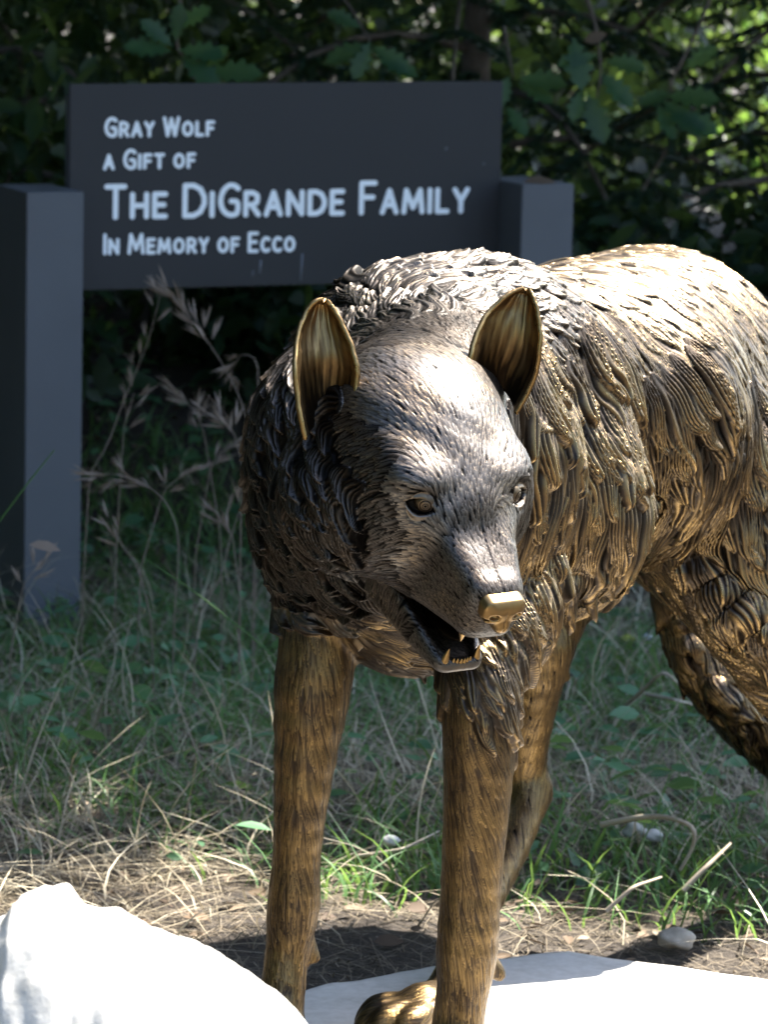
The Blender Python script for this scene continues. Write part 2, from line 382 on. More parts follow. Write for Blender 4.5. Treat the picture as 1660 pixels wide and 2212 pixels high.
# ------------------------------------------------------------------ sculpted fur: overlapping, grooved locks pressed out of the surface
#        length  half width height strands curl wave spacing
TYPES = {'n': (.008, .0013, .00045, 1, 0.0, 0.0, .0028), 'f': (.015, .0015, .0010, 1, 0.1, 0.0, .0040), 'c': (.020, .0038, .0026, 2, 0.25, 0.1, .0065),
         'm': (.038, .0145, .0125, 5, 2.2, 0.0, .0220), 't': (.048, .0090, .0085, 4, 0.9, 0.35, .0180), 'r': (.110, .0190, .0180, 6, 0.14, 0.75, .0330),
         'k': (.100, .0080, .0060, 3, 0.1, 0.80, .0210), 'g': (.038, .0028, .0009, 2, 0.06, 0.12, .0085), 'p': (.022, .0035, .0012, 2, 0.1, 0.1, .0080),
         'q': (.065, .0120, .0085, 5, 0.25, 0.5, .0230)}
CPTS = [  # x, y, flow x, flow y, type
 (1075, 1210, -8, -60, 'n'), (1110, 1255, -6, -60, 'n'), (1030, 1300, -30, -50, 'n'), (980, 1290, -45, -35, 'n'), (1060, 1355, -40, -20, 'n'), (985, 1200, -35, -50, 'n'),
 (930, 1270, -50, -30, 'n'), (1040, 1130, -12, -60, 'n'), (900, 1420, -50, -50, 'n'), (960, 1430, -40, -30, 'n'),
 (900, 1160, -60, -5, 'f'), (870, 1220, -60, 0, 'f'), (1000, 1040, -4, -60, 'f'), (950, 1110, -20, -55, 'f'), (940, 970, -28, -55, 'f'), (1060, 980, 14, -60, 'f'), (900, 880, -35, -50, 'f'),
 (1000, 860, 0, -60, 'f'), (1100, 940, 25, -50, 'f'), (860, 1020, -58, -20, 'f'), (950, 780, -12, -60, 'f'), (1050, 790, 18, -60, 'f'), (850, 800, -35, -50, 'f'), (1100, 1020, 20, -40, 'f'),
 (1115, 1120, 20, 30, 'f'), (860, 1090, -60, 10, 'f'), (800, 880, -50, -20, 'f'),
 (800, 1000, -55, 10, 'c'), (800, 1100, -55, 20, 'c'), (830, 1180, -50, 25, 'c'), (800, 1240, -50, 35, 'c'), (830, 1320, -30, 50, 'c'), (760, 950, -55, 10, 'c'), (1140, 1100, 10, 50, 'c'),
 (960, 700, 10, -60, 'c'), (860, 710, -25, -55, 'c'), (1060, 700, 30, -50, 'c'), (880, 640, -10, -50, 't'), (1000, 600, 30, -45, 't'), (780, 660, -30, -45, 't'), (1100, 610, 55, -20, 't'),
 (1170, 620, 60, 10, 't'), (1200, 700, 55, 35, 't'), (1230, 640, 60, 15, 't'), (930, 580, 20, -45, 't'),
 (700, 980, -20, 50, 'm'), (600, 1000, -15, 60, 'm'), (580, 850, -35, 55, 'm'), (640, 900, -35, 50, 'm'), (650, 1100, -10, 60, 'm'), (700, 1200, 5, 60, 'm'), (600, 1200, 5, 60, 'm'),
 (740, 1060, -30, 50, 'm'), (770, 1170, -20, 55, 'm'), (760, 1270, 0, 60, 'm'), (700, 1310, 8, 60, 'm'), (620, 760, -40, 45, 'm'), (650, 1280, 10, 60, 'm'), (660, 700, -45, 30, 'm'),
 (820, 1370, 45, 40, 'q'), (900, 1440, 50, 40, 'q'), (780, 1350, 20, 55, 'q'), (860, 1400, 50, 40, 'q'),
 (1190, 800, 25, 60, 'r'), (1170, 950, 0, 60, 'r'), (1180, 1150, 8, 60, 'r'), (1160, 1300, 4, 60, 'r'), (1250, 900, 40, 65, 'r'), (1300, 1050, 18, 60, 'r'), (1260, 1200, 8, 60, 'r'),
 (1330, 1180, 4, 60, 'r'), (1300, 780, 55, 50, 'r'), (1380, 900, 45, 60, 'r'), (1390, 1080, 10, 60, 'r'), (1230, 1310, 8, 60, 'r'), (1130, 1370, 5, 60, 'q'),
 (1230, 560, 60, -10, 'k'), (1330, 550, 60, -3, 'k'), (1450, 560, 60, 10, 'k'), (1580, 620, 55, 30, 'k'), (1640, 700, 50, 40, 'k'), (1300, 660, 60, 18, 'k'), (1450, 680, 60, 22, 'k'),
 (1600, 780, 55, 30, 'k'), (1450, 790, 58, 32, 'k'), (1520, 880, 50, 42, 'r'), (1480, 980, 25, 60, 'r'), (1620, 900, 50, 45, 'q'), (1620, 1050, 30, 60, 'r'), (1500, 1120, 10, 60, 'r'),
 (1600, 1220, 15, 60, 'r'), (1550, 1330, 15, 60, 'r'), (1640, 1380, 25, 60, 'r'), (1450, 1150, 4, 60, 'r'),
 (1440, 1280, 5, 60, 'q'), (1490, 1400, 15, 60, 'q'), (1560, 1520, 40, 50, 'q'), (1640, 1600, 45, 45, 'q'),
 (625, 1450, -14, 60, 'g'), (720, 1450, 16, 60, 'g'), (670, 1450, 0, 60, 'g'), (615, 1600, -18, 60, 'g'), (700, 1600, 20, 60, 'g'), (650, 1600, 0, 60, 'g'), (610, 1750, -20, 60, 'g'), (680, 1750, 20, 60, 'g'),
 (600, 1900, -20, 60, 'g'), (660, 1900, 18, 60, 'g'), (630, 1950, 0, 60, 'g'), (620, 2080, -4, 60, 'p'), (600, 2180, -8, 60, 'p'), (690, 1410, 0, 60, 'g'),
 (975, 1550, 0, 60, 'g'), (1040, 1480, 12, 60, 'q'), (1090, 1470, 20, 60, 'q'), (1100, 1530, 25, 60, 'q'), (1070, 1640, 30, 60, 'g'), (1095, 1680, 32, 60, 'g'), (975, 1750, 0, 60, 'g'), (1050, 1780, 30, 60, 'g'), (1070, 1880, 28, 60, 'g'),
 (1015, 1850, 12, 60, 'g'), (970, 1950, 0, 60, 'g'), (1050, 2000, 22, 60, 'g'), (1000, 2120, 5, 60, 'g'), (960, 2200, -4, 60, 'g'), (1030, 2180, 6, 60, 'g'),
 (1190, 1460, 4, 60, 'g'), (1170, 1580, -2, 60, 'g'), (1150, 1700, -8, 60, 'g'), (1120, 1850, -25, 60, 'g'), (930, 2080, -35, 50, 'g'), (860, 2160, -60, 25, 'g'), (1215, 1420, 6, 60, 'g')]
vis, VPX, VPY = visible(WV, WN, 0.02)
vi = np.flatnonzero(vis); dep = (WV[vi] - CAM) @ _fw
cp, cdv, ct = [], [], []
for x, y, dx, dy, t in CPTS:
    r2 = (VPX[vi] - x) ** 2 + (VPY[vi] - y) ** 2; ok = r2 < 14 ** 2
    if not ok.any(): continue
    j = vi[ok][np.argmin(dep[ok])]
    v = CR * dx - CU * dy; n = WN[j]; v = v - n * (v @ n); cp.append(WV[j]); cdv.append(v / np.linalg.norm(v)); ct.append(t)
for x, y, z, d, t in [(-.1, .3, .55, (-.2, .5, -.8), 'r'), (0, .5, .5, (-.1, .6, -.8), 'r'), (.15, .8, .55, (.1, .6, -.8), 'r'), (.45, .85, .5, (.3, .5, -.8), 'r'), (.3, .8, .25, (.1, 0, -1), 'q'),
                   (.1, .3, .38, (.2, .8, -.3), 'q'), (.48, .6, .1, (0, 0, -1), 'g'), (.1, -.15, .05, (0, -.5, -1), 'p'), (-.1, -.2, .04, (0, -.5, -1), 'p')]:
    cp.append(np.array([x, y, z], float)); v = np.array(d, float); cdv.append(v / np.linalg.norm(v)); ct.append(t)
cp = np.array(cp); cdv = np.array(cdv); ct = np.array(ct)
def flow(P, N):
    d2 = ((P[:, None, :] - cp[None]) ** 2).sum(2) + 1e-5
    w = d2 ** -1.6; v = (w[:, :, None] * cdv[None]).sum(1)
    v -= N * (v * N).sum(1, keepdims=True); v /= np.linalg.norm(v, axis=1, keepdims=True) + 1e-9
    return v, ct[np.argmin(d2 + rng.random(d2.shape) * 1.2e-4, 1)]

nV = len(WV)
hb = np.zeros(nV, np.float32); rg = np.zeros(nV, np.float32); fl = np.zeros((nV, 3), np.float32)
seed_idx = {}
allty = None
sub = rng.permutation(nV)[: nV // 2]
_, tsub = flow(WV[sub[:60000]], WN[sub[:60000]])
class Hash:
    def __init__(self, P, cell):
        self.c = cell; self.lo = P.min(0); q = ((P - self.lo) / cell).astype(np.int64); self.d = q.max(0) + 3
        key = ((q[:, 0] + 1) * self.d[1] + q[:, 1] + 1) * self.d[2] + q[:, 2] + 1
        self.o = np.argsort(key, kind='stable'); self.k = key[self.o]
    def near(self, c, R):
        a = np.floor((c - R - self.lo) / self.c).astype(int); b = np.floor((c + R - self.lo) / self.c).astype(int)
        a = np.maximum(a, -1); b = np.minimum(b, self.d - 2)
        out = []
        for i in range(a[0], b[0] + 1):
            for j in range(a[1], b[1] + 1):
                base = ((i + 1) * self.d[1] + j + 1) * self.d[2]
                s = np.searchsorted(self.k, [base + a[2] + 1, base + b[2] + 2])
                if s[1] > s[0]: out.append(self.o[s[0]:s[1]])
        return np.concatenate(out) if out else np.empty(0, int)
nlock = 0
WAX = dict(n=.72, f=.85, c=.60, t=.75, m=.62, r=.26, k=.36, q=.24, g=.14, p=.14)      # how thickly the wax lies on the metal
wx = np.full(nV, .3, np.float32)
TONE = dict(n=.55, f=.62, c=.60, m=.52, t=.85, r=1, k=1, g=1, p=1, q=.95)     # lower ridge tone on face and left ruff
for key in 'ngpfckqtmr':
    L, w, Hh, ns, curl, wave, sp = TYPES[key]
    # one seed per occupied cell of a jittered grid
    q = np.floor(WV / sp + rng.random(3)).astype(np.int64); kk = (q[:, 0] * 73856093) ^ (q[:, 1] * 19349663) ^ (q[:, 2] * 83492791)
    pm = rng.permutation(nV); _, fi = np.unique(kk[pm], return_index=True); cand = pm[fi]
    D, ty = flow(WV[cand], WN[cand]); m = ty == key
    if key in 'nf':                         # leave eyes and mouth free of strokes
        hl = toH(WV[cand]); m &= ~((np.abs(np.abs(hl[:, 0]) - 0.048) < 0.012) & (np.abs(hl[:, 1] - 0.012) < 0.02) & (np.abs(hl[:, 2] - 0.0175) < 0.011))
    cand, D = cand[m], D[m]
    if not len(cand): continue
    hs = Hash(WV, max(L * 0.45, 0.006)); ph = rng.random(len(cand)) * 6.28
    nz = np.array([math.sin(p[0] * 23 + 2) * math.cos(p[2] * 19 + 1) + math.sin(p[1] * 17) for p in WV[cand]])
    order = rng.permutation(len(cand))
    for a in order:
        c = WV[cand[a]]; n = WN[cand[a]]; d = D[a]; b = np.cross(n, d); nlock += 1
        Ls = L * (0.7 + 0.6 * rng.random()); ws = w * (0.7 + 0.6 * rng.random()); Hs = Hh * (0.65 + 0.6 * rng.random())
        ix = hs.near(c, Ls * 0.72)
        p = WV[ix] - c; u = p @ d; v = p @ b; nn = p @ n
        s = u / Ls + 0.42
        ok = (s > 0) & (s < 1) & (np.abs(v) < ws * 1.2 + Ls * (abs(curl) * .45 + wave * .12)) & (np.abs(nn) < Ls * 0.45 + 0.01) & ((WN[ix] @ n) > 0.2)
        if not ok.any(): continue
        ix, s, v = ix[ok], s[ok], v[ok]
        cv = curl * (0.65 + 0.5 * rng.random()) * (1 if nz[a] > -0.8 else -1)
        v = v - Ls * (cv * 0.9 * ((s - 0.35) ** 2 - 0.12) + wave * 0.085 * np.sin(s * 6.5 + ph[a]) * s)
        sw = ws * np.minimum(1, (s / 0.18) ** 0.6) * np.minimum(1, ((1 - s) / 0.42)) ** 0.65
        q = v / (sw + 1e-6); ok = np.abs(q) < 1
        ix, s, q, sw = ix[ok], s[ok], q[ok], sw[ok]
        if not len(ix): continue
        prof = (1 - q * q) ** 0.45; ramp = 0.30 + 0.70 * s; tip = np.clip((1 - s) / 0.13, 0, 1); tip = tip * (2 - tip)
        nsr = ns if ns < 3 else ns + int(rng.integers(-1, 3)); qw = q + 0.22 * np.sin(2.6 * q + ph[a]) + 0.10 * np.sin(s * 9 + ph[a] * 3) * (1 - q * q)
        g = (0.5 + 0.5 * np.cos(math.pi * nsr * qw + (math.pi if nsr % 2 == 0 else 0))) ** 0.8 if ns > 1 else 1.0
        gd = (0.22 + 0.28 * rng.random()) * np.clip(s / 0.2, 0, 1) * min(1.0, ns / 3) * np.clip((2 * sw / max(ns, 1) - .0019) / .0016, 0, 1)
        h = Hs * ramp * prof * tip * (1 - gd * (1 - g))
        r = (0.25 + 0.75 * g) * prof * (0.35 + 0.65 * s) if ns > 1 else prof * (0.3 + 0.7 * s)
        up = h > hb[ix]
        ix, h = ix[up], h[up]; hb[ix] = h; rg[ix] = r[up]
        rg[ix] = rg[ix] * TONE[key] if key not in 'gp' else .40 + .42 * rg[ix]
        wx[ix] = WAX[key]
        fl[ix, 0] = q[up] * ws * 1000; fl[ix, 1] = s[up] * Ls * 1000; fl[ix, 2] = a % 97
print('locks', nlock, round(time.time() - T0, 1))
thick = np.clip(-FD.sample(WV - WN * 0.024) / 0.018, 0.12, 1); disp = hb * thick * (1 - 0.45 * np.clip((WV[:, 1] - .72) * 8, 0, 1) * (WV[:, 2] < .45))
# eyelids, nose bridge line and lip rim in head coordinates
hl = toH(WV)
EY = np.array([0.0470, 0.0120, 0.0175])
for s_ in (-1, 1):
    q = hl - EY * [s_, 1, 1]; near = (np.linalg.norm(q, axis=1) < 0.03) & (WN @ (HR @ np.array([s_ * .6, 1, 0])) > 0)
    ax = np.array([0.88 * s_, -0.46, 0.14]); ax /= np.linalg.norm(ax); up = np.array([0, 0.1, 1.0])
    u = q @ ax; v = q @ up; e = np.abs(v + 0.0006) / (0.0068 * np.clip(1 - (u / 0.0128) ** 2, 0.02, 1) ** 0.8)
    e = np.where(np.abs(u) > 0.0142, 9, e)
    lid = np.exp(-((e - 1.25) / 0.28) ** 2) * 0.0020 - np.exp(-((e - 1.9) / 0.35) ** 2) * 0.0010
    ins = np.clip((1.06 - e) / 0.15, 0, 1) * -0.0055
    disp = np.where(near, np.where(e < 2.6, disp * np.clip(e - 1.4, 0, 1) + lid + ins, disp), disp)
    rg = np.where(near & (e < 2), np.where(e < 0.98, 0.05, 0.52), rg)
_p = WV[np.argmin(((hl - EY) ** 2)[:, [0, 2]].sum(1) + (hl[:, 1] < 0) * 9)]; EYS = toH(_p[None])[0][1]; print('eye skin y', EYS)
bl = (np.abs(hl[:, 0]) < 0.0012) & (hl[:, 1] > 0.035) & (hl[:, 2] > -0.03) & (hl[:, 1] < 0.12); disp[bl] -= 0.0009
# soft, larger unevenness of the casting
disp += np.where(WV[:, 2] < .46, .0003, .0009) * np.sin(WV[:, 0] * 61 + 3 * np.sin(WV[:, 2] * 37)) * np.sin(WV[:, 1] * 53 + 2 * np.sin(WV[:, 2] * 44 + WV[:, 0] * 20))
rg = np.where((WV[:, 2] < .46) & (WV[:, 1] < .02), np.clip(np.maximum(rg, .46) * .88 + .02, 0, 1), rg)      # legs: ridge floor lifts the bare gaps to an even tone
WP = WV + WN * disp[:, None]
# one light relaxation pass takes away tool marks finer than the mesh
_e = np.concatenate([WT[:, [0, 1]], WT[:, [1, 2]], WT[:, [2, 0]]]); _e = np.concatenate([_e, _e[:, ::-1]]); _c = np.bincount(_e[:, 0], minlength=nV)[:, None]
for _w in (0.55, 0.35):
    _m = np.stack([np.bincount(_e[:, 0], WP[_e[:, 1], i], nV) for i in range(3)], 1) / np.maximum(_c, 1); WP = WP * (1 - _w) + _m * _w
WP[:, 2] = np.maximum(WP[:, 2], 0.001)

# materials
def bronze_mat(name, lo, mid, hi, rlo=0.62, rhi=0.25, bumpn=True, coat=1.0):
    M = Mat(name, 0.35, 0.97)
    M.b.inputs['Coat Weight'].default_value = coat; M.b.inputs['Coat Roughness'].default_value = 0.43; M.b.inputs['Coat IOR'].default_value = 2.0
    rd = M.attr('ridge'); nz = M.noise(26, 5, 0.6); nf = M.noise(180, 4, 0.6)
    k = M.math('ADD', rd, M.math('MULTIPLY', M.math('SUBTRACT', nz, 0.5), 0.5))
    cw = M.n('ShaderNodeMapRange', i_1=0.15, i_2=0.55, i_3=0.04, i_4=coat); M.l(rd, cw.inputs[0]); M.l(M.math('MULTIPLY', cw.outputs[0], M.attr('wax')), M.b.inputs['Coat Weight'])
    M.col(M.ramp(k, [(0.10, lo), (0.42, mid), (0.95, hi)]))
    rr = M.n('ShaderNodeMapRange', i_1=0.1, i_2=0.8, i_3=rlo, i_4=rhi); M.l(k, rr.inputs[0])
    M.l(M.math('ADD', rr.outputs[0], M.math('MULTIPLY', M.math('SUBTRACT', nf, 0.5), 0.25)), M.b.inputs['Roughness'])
    if bumpn:
        mp = M.n('ShaderNodeMapping'); mp.inputs['Scale'].default_value = (1.5, 0.05, 3.0)
        M.l(M.attr('flow', 'Vector'), mp.inputs[0])
        st = M.noise(1.0, 3, 0.6, mp.outputs[0])
        M.bump(M.math('ADD', st, M.math('MULTIPLY', nf, 0.30)), 0.35, 0.0010)
    return M
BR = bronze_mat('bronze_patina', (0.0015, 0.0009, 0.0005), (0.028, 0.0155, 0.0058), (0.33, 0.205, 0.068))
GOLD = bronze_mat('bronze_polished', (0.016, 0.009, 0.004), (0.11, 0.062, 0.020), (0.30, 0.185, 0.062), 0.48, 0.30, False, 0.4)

WLOC = np.array([0.05, 0.0, 0.0])
wolf = empty('wolf_statue', WLOC, 'bronze wolf statue with open mouth striding over the pale stone slab', 'statue')
def wolf_part(name, V, F, mat, ridge=None, flv=None, parent=None):
    o = mesh_np(name, np.asarray(V) - (WLOC if parent is None else 0), F, mat)
    o.parent = parent or wolf
    if parent is not None: raise ValueError
    n = len(V)
    a = o.data.attributes.new('ridge', 'FLOAT', 'POINT'); a.data.foreach_set('value', np.asarray(ridge if ridge is not None else np.full(n, .8), np.float32))
    a = o.data.attributes.new('wax', 'FLOAT', 'POINT'); a.data.foreach_set('value', np.full(n, .35, np.float32))
    if flv is not None:
        a = o.data.attributes.new('flow', 'FLOAT_VECTOR', 'POINT'); a.data.foreach_set('vector', np.asarray(flv, np.float32).ravel())
    return o
for _ in range(14):
    wx = .3 * wx + .7 * (np.bincount(_e[:, 0], wx[_e[:, 1]], nV) / np.maximum(_c[:, 0], 1))
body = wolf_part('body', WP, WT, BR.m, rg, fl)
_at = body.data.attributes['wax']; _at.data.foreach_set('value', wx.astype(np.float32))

# ears: cupped shells with a rim
def ear(le, ri, back, depth):
    """le / ri: rim points (px, py, Y) from base to tip; depth of the cup; shell behind"""
    nu, nv = 44, 60; V = np.zeros((nv, nu, 3)); rd = np.zeros((nv, nu))
    tl = np.linspace(0, 1, len(le)); A = np.array([W(*p) for p in le]); Bq = np.array([W(*p) for p in ri])
    def smooth(T, P, t):
        out = np.array([np.interp(t, T, P[:, i]) for i in range(3)]).T
        for _ in range(14): out[1:-1] = 0.25 * out[:-2] + 0.5 * out[1:-1] + 0.25 * out[2:]
        return out
    t = np.linspace(0, 1, nv); a = smooth(tl, A, t); b = smooth(tl, Bq, t); bk = np.array(back, float)
    wob = np.sin(t * 31) * .5 + np.sin(t * 57 + 1) * .4 + rng.normal(0, .25, nv); a = a + np.outer(wob * .0004, CR); b = b + np.outer(np.roll(wob, 17) * .0005, CR)
    for i in range(nv):
        w = np.linspace(0, 1, nu); dz = depth * (1 - t[i] * 0.75) * np.sin(np.pi * np.clip(w, 0, 1)) ** 0.62 * min(1, (1 - t[i]) * 5 + 0.15)
        V[i] = a[i] * (1 - w[:, None]) + b[i] * w[:, None] + bk * dz[:, None]
        x = (w - 0.5) * 2
        st = np.sin(x * 24 + 3.5 * np.sin(t[i] * 3 + 1.5) * x + 1.2 * np.sin(t[i] * 9 + x * 5)) * 0.5 + np.sin(x * 47 + t[i] * 7 + 2 * math.sin(t[i] * 13)) * 0.3 + 0.35 * np.sin(x * 11 + t[i] * 4) * math.sin(t[i] * 21 + 2)
        V[i] -= bk * (0.0006 * st * np.clip(4 * w * (1 - w), 0, 1))[:, None] * min(1, t[i] * 4)
        rd[i] = 0.58 + 0.22 * st - 0.75 * max(0, 1 - t[i] / 0.44)  # ear base darkened: shade inside the cup painted into the ridge value
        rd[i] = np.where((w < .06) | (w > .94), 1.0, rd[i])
    # normals by finite differences, thickness backwards
    du = np.gradient(V, axis=1); dv = np.gradient(V, axis=0); N = np.cross(du, dv); N /= np.linalg.norm(N, axis=2, keepdims=True) + 1e-9
    if (N[nv // 2, nu // 2] @ bk) < 0: N = -N
    th = 0.0042
    Bk = V + N * th
    rim = 0.0016
    P = np.concatenate([V.reshape(-1, 3), Bk.reshape(-1, 3)]); n0 = nv * nu
    I = np.arange(n0).reshape(nv, nu); J = I + n0
    q = lambda M: np.stack([M[:-1, :-1], M[:-1, 1:], M[1:, 1:], M[1:, :-1]], 2).reshape(-1, 4)
    F = [q(I), q(J)[:, ::-1]]
    for a_, b_ in ((I[:, 0], J[:, 0]), (J[:, -1], I[:, -1]), (J[0], I[0]), (I[-1], J[-1])):
        F.append(np.stack([a_[:-1], a_[1:], b_[1:], b_[:-1]], 1))
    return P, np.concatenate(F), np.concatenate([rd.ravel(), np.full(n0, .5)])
def smooth_part(P, F, rd, name='ear', mat=None):
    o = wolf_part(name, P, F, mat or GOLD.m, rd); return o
YL = H(-0.10, -0.10, 0.05)[1]; YR = H(0.09, -0.11, 0.06)[1]
bkd = np.array([-0.10, 0.93, 0.25]); bkd /= np.linalg.norm(bkd)
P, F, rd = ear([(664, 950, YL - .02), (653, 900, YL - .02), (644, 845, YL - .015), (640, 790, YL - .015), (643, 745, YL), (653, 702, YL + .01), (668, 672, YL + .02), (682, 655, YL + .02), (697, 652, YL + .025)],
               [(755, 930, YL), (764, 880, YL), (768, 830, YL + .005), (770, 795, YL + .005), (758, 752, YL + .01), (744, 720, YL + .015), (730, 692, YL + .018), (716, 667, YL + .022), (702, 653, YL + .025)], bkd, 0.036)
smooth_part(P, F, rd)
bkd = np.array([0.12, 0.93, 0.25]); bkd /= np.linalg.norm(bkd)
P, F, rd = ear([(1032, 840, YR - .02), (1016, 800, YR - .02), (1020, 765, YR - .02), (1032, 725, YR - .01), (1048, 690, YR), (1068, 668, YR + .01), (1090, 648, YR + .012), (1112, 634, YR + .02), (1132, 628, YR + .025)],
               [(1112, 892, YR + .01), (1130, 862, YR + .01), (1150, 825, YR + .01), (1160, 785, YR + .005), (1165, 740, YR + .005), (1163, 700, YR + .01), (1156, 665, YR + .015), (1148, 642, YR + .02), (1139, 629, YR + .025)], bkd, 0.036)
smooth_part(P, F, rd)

# eyes with carved iris and pupil rings
EYD = EYS - 0.0120 - 0.0106
def eye(s_):
    c = H(*(EY * [s_, 1, 1] + np.array([-0.001 * s_, EYD, -0.0008]))); look = HR @ np.array([s_ * 0.50, 0.86, 0.05]); look /= np.linalg.norm(look)
    e1 = np.cross(look, [0, 0, 1]); e1 /= np.linalg.norm(e1); e2 = np.cross(e1, look)
    nr, na = 40, 48; P = []; rd = []
    for i in range(nr):
        th = i / (nr - 1) * 1.5
        rr = 0.0115
        k = th * rr * 1000      # mm on the ball
        rr += -0.0005 * math.exp(-((k - 5.6) / 0.35) ** 2) - 0.0004 * math.exp(-((k - 2.6) / 0.3) ** 2) - (0.0007 if k < 1.1 else 0)
        for j in range(na):
            a = j / na * 2 * math.pi
            P.append(c + rr * (look * math.cos(th) + math.sin(th) * (e1 * math.cos(a) + e2 * math.sin(a))))
            rd.append(0.15 if (abs(k - 5.6) < .4 or abs(k - 2.6) < .35 or k < 1.1) else 0.5)
    I = np.arange(nr * na).reshape(nr, na); J = np.roll(I, -1, 1)
    F = np.stack([I[:-1], J[:-1], J[1:], I[1:]], 2).reshape(-1, 4)
    return wolf_part('eye', P, F[:, ::-1], BR.m, rd)
eye(-1); eye(1)

# nose leather with carved nostrils
N2 = Field(H(0, .118, -.04) - .045, H(0, .118, -.04) + .045, 0.0011)
N2.loft([0.100, 0.112, 0.122, 0.1285], [0.0200, 0.0232, 0.0228, 0.0185], [-0.0375, -0.039, -0.0405, -0.042], [0.0100, 0.0118, 0.0118, 0.0095], 0.0088, 0)
N2.cone(H(0, 0.108, -0.052), H(0, 0.122, -0.055), 0.010, 0.0085, 0.006)
for s_ in (-1, 1):
    N2.ell(H(s_ * 0.0125, 0.1285, -0.0435), (0.0050, 0.007, 0.0036), HR, 0.002, sub=True)
    N2.cone(H(s_ * 0.016, 0.128, -0.040), H(s_ * 0.024, 0.118, -0.043), 0.0025, 0.0015, 0.001) if False else None
    N2.ell(H(s_ * 0.0205, 0.124, -0.0475), (0.0050, 0.0080, 0.0017), HR, 0.002, sub=True)
N2.ell(H(0, 0.1305, -0.046), (0.0009, 0.003, 0.016), HR, 0.0015, sub=True)
nv_, nq_ = N2.nets()
for _ in range(2): nv_ = nv_ - N2.grad(nv_) * N2.sample(nv_)[:, None]
wolf_part('nose', nv_, nq_, GOLD.m, np.full(len(nv_), .62))

# teeth
def cone_mesh(a, b, r, bend, n=12, m=8):
    a, b = np.array(a), np.array(b); ax = b - a; L = np.linalg.norm(ax); ax /= L
    e1 = np.cross(ax, [0.3, 0.8, 0.5]); e1 /= np.linalg.norm(e1); e2 = np.cross(ax, e1); P = []
    for i in range(m):
        t = i / (m - 1); rr = r * (1 - t ** 1.7) + 0.0003
        c = a + ax * L * t + bend * np.sin(t * math.pi * .5) ** 2
        for j in range(n):
            q = j / n * 2 * math.pi; P.append(c + rr * (e1 * math.cos(q) + e2 * math.sin(q)))
    I = np.arange(n * m).reshape(m, n); J = np.roll(I, -1, 1)
    F = np.stack([I[:-1], J[:-1], J[1:], I[1:]], 2).reshape(-1, 4); return np.array(P), F
for s_ in (-1, 1):
    for (x, y, z, L, r) in ((.0205, .099, -.072, -.017, .0044), (.0175, .084, -.128, .018, .0042)):
        P, F = cone_mesh(H(s_ * x, y, z), H(s_ * x * .96, y + .003, z + L), r, HR @ np.array([0, -.002, 0])); wolf_part('tooth', P, F, GOLD.m)
for i in range(6):
    x = (i - 2.5) * 0.0046
    P, F = cone_mesh(H(x * .8, .089 - abs(x) * .2, -.125), H(x * .8, .0895 - abs(x) * .2, -.1205), .0018, np.zeros(3), 8, 4); wolf_part('tooth', P, F, GOLD.m)
# tongue
N3 = Field(H(0, .045, -.10) - .05, H(0, .045, -.10) + .05, 0.002)
N3.ell(H(0, .040, -.110), (.0150, .036, .0050), HR, 0); N3.ell(H(0, .04, -.104), (.0016, .034, .003), HR, .002, sub=True)
tv, tq = N3.nets(); wolf_part('tongue', tv, tq, BR.m, np.full(len(tv), .15))
print('wolf done', round(time.time() - T0, 1))
# ================================================================== SETTING
def vnoise(x, y, s=1.0, seed=0):
    """smooth value noise on arrays"""
    r = np.random.default_rng(seed).random((256, 256)); x = np.asarray(x) * s; y = np.asarray(y) * s
    i = np.floor(x).astype(int); j = np.floor(y).astype(int); f = x - i; g = y - j; f = f * f * (3 - 2 * f); g = g * g * (3 - 2 * g)
    a = r[i % 256, j % 256]; b = r[(i + 1) % 256, j % 256]; c = r[i % 256, (j + 1) % 256]; d = r[(i + 1) % 256, (j + 1) % 256]
    return (a * (1 - f) + b * f) * (1 - g) + (c * (1 - f) + d * f) * g - 0.5
def gz(x, y):
    x = np.asarray(x, float); y = np.asarray(y, float)
    z = -0.055 - 0.036 * np.clip(y - 0.5, 0, 2.4)
    bank = np.clip((y - 3.2 - 0.25 * np.clip(x, -3, 3)) / 2.6, 0, 1); z = z + 0.50 * bank * bank * (3 - 2 * bank) * np.clip((12 - y) / 4, 0, 1)
    z = z + 0.03 * vnoise(x, y, 2.3, 1) * np.clip((y - .2) * 2, 0, 1) + 0.012 * vnoise(x, y, 9, 2) + 0.006 * vnoise(x, y, 31, 3)
    return z
def G(px, py, z=0.0):
    d = _fw + CR * (px - CXP) / F_PX - CU * (py - CYP) / F_PX
    return CAM + d * ((z - CAM[2]) / d[2])
xs = np.concatenate([-np.geomspace(150, 3.2, 24), np.arange(-3, 4.01, 0.05), np.geomspace(4.3, 150, 24)])
ys = np.concatenate([-np.geomspace(60, 4.3, 14), np.arange(-4, 9.01, 0.05), np.geomspace(9.4, 260, 26)])
X, Y = np.meshgrid(xs, ys, indexing='ij'); Z = gz(X, Y)
I = np.arange(X.size).reshape(X.shape); Q = np.stack([I[:-1, :-1], I[1:, :-1], I[1:, 1:], I[:-1, 1:]], 2).reshape(-1, 4)
M = Mat('soil', 0.95)
n1 = M.noise(3.5, 6, .6); n2 = M.noise(60, 6, .7)
M.col(M.mix(M.ramp(n1, [(.3, (.035, .026, .019)), (.6, (.055, .042, .031))]), M.ramp(n2, [(.3, (.018, .013, .010)), (.55, (.050, .038, .029)), (.78, (.13, .105, .08))]), 0.55))
M.bump(n2, 0.8, 0.02)
tag(mesh_np('ground', np.stack([X.ravel(), Y.ravel(), Z.ravel()], 1), Q, M.m), kind='structure')

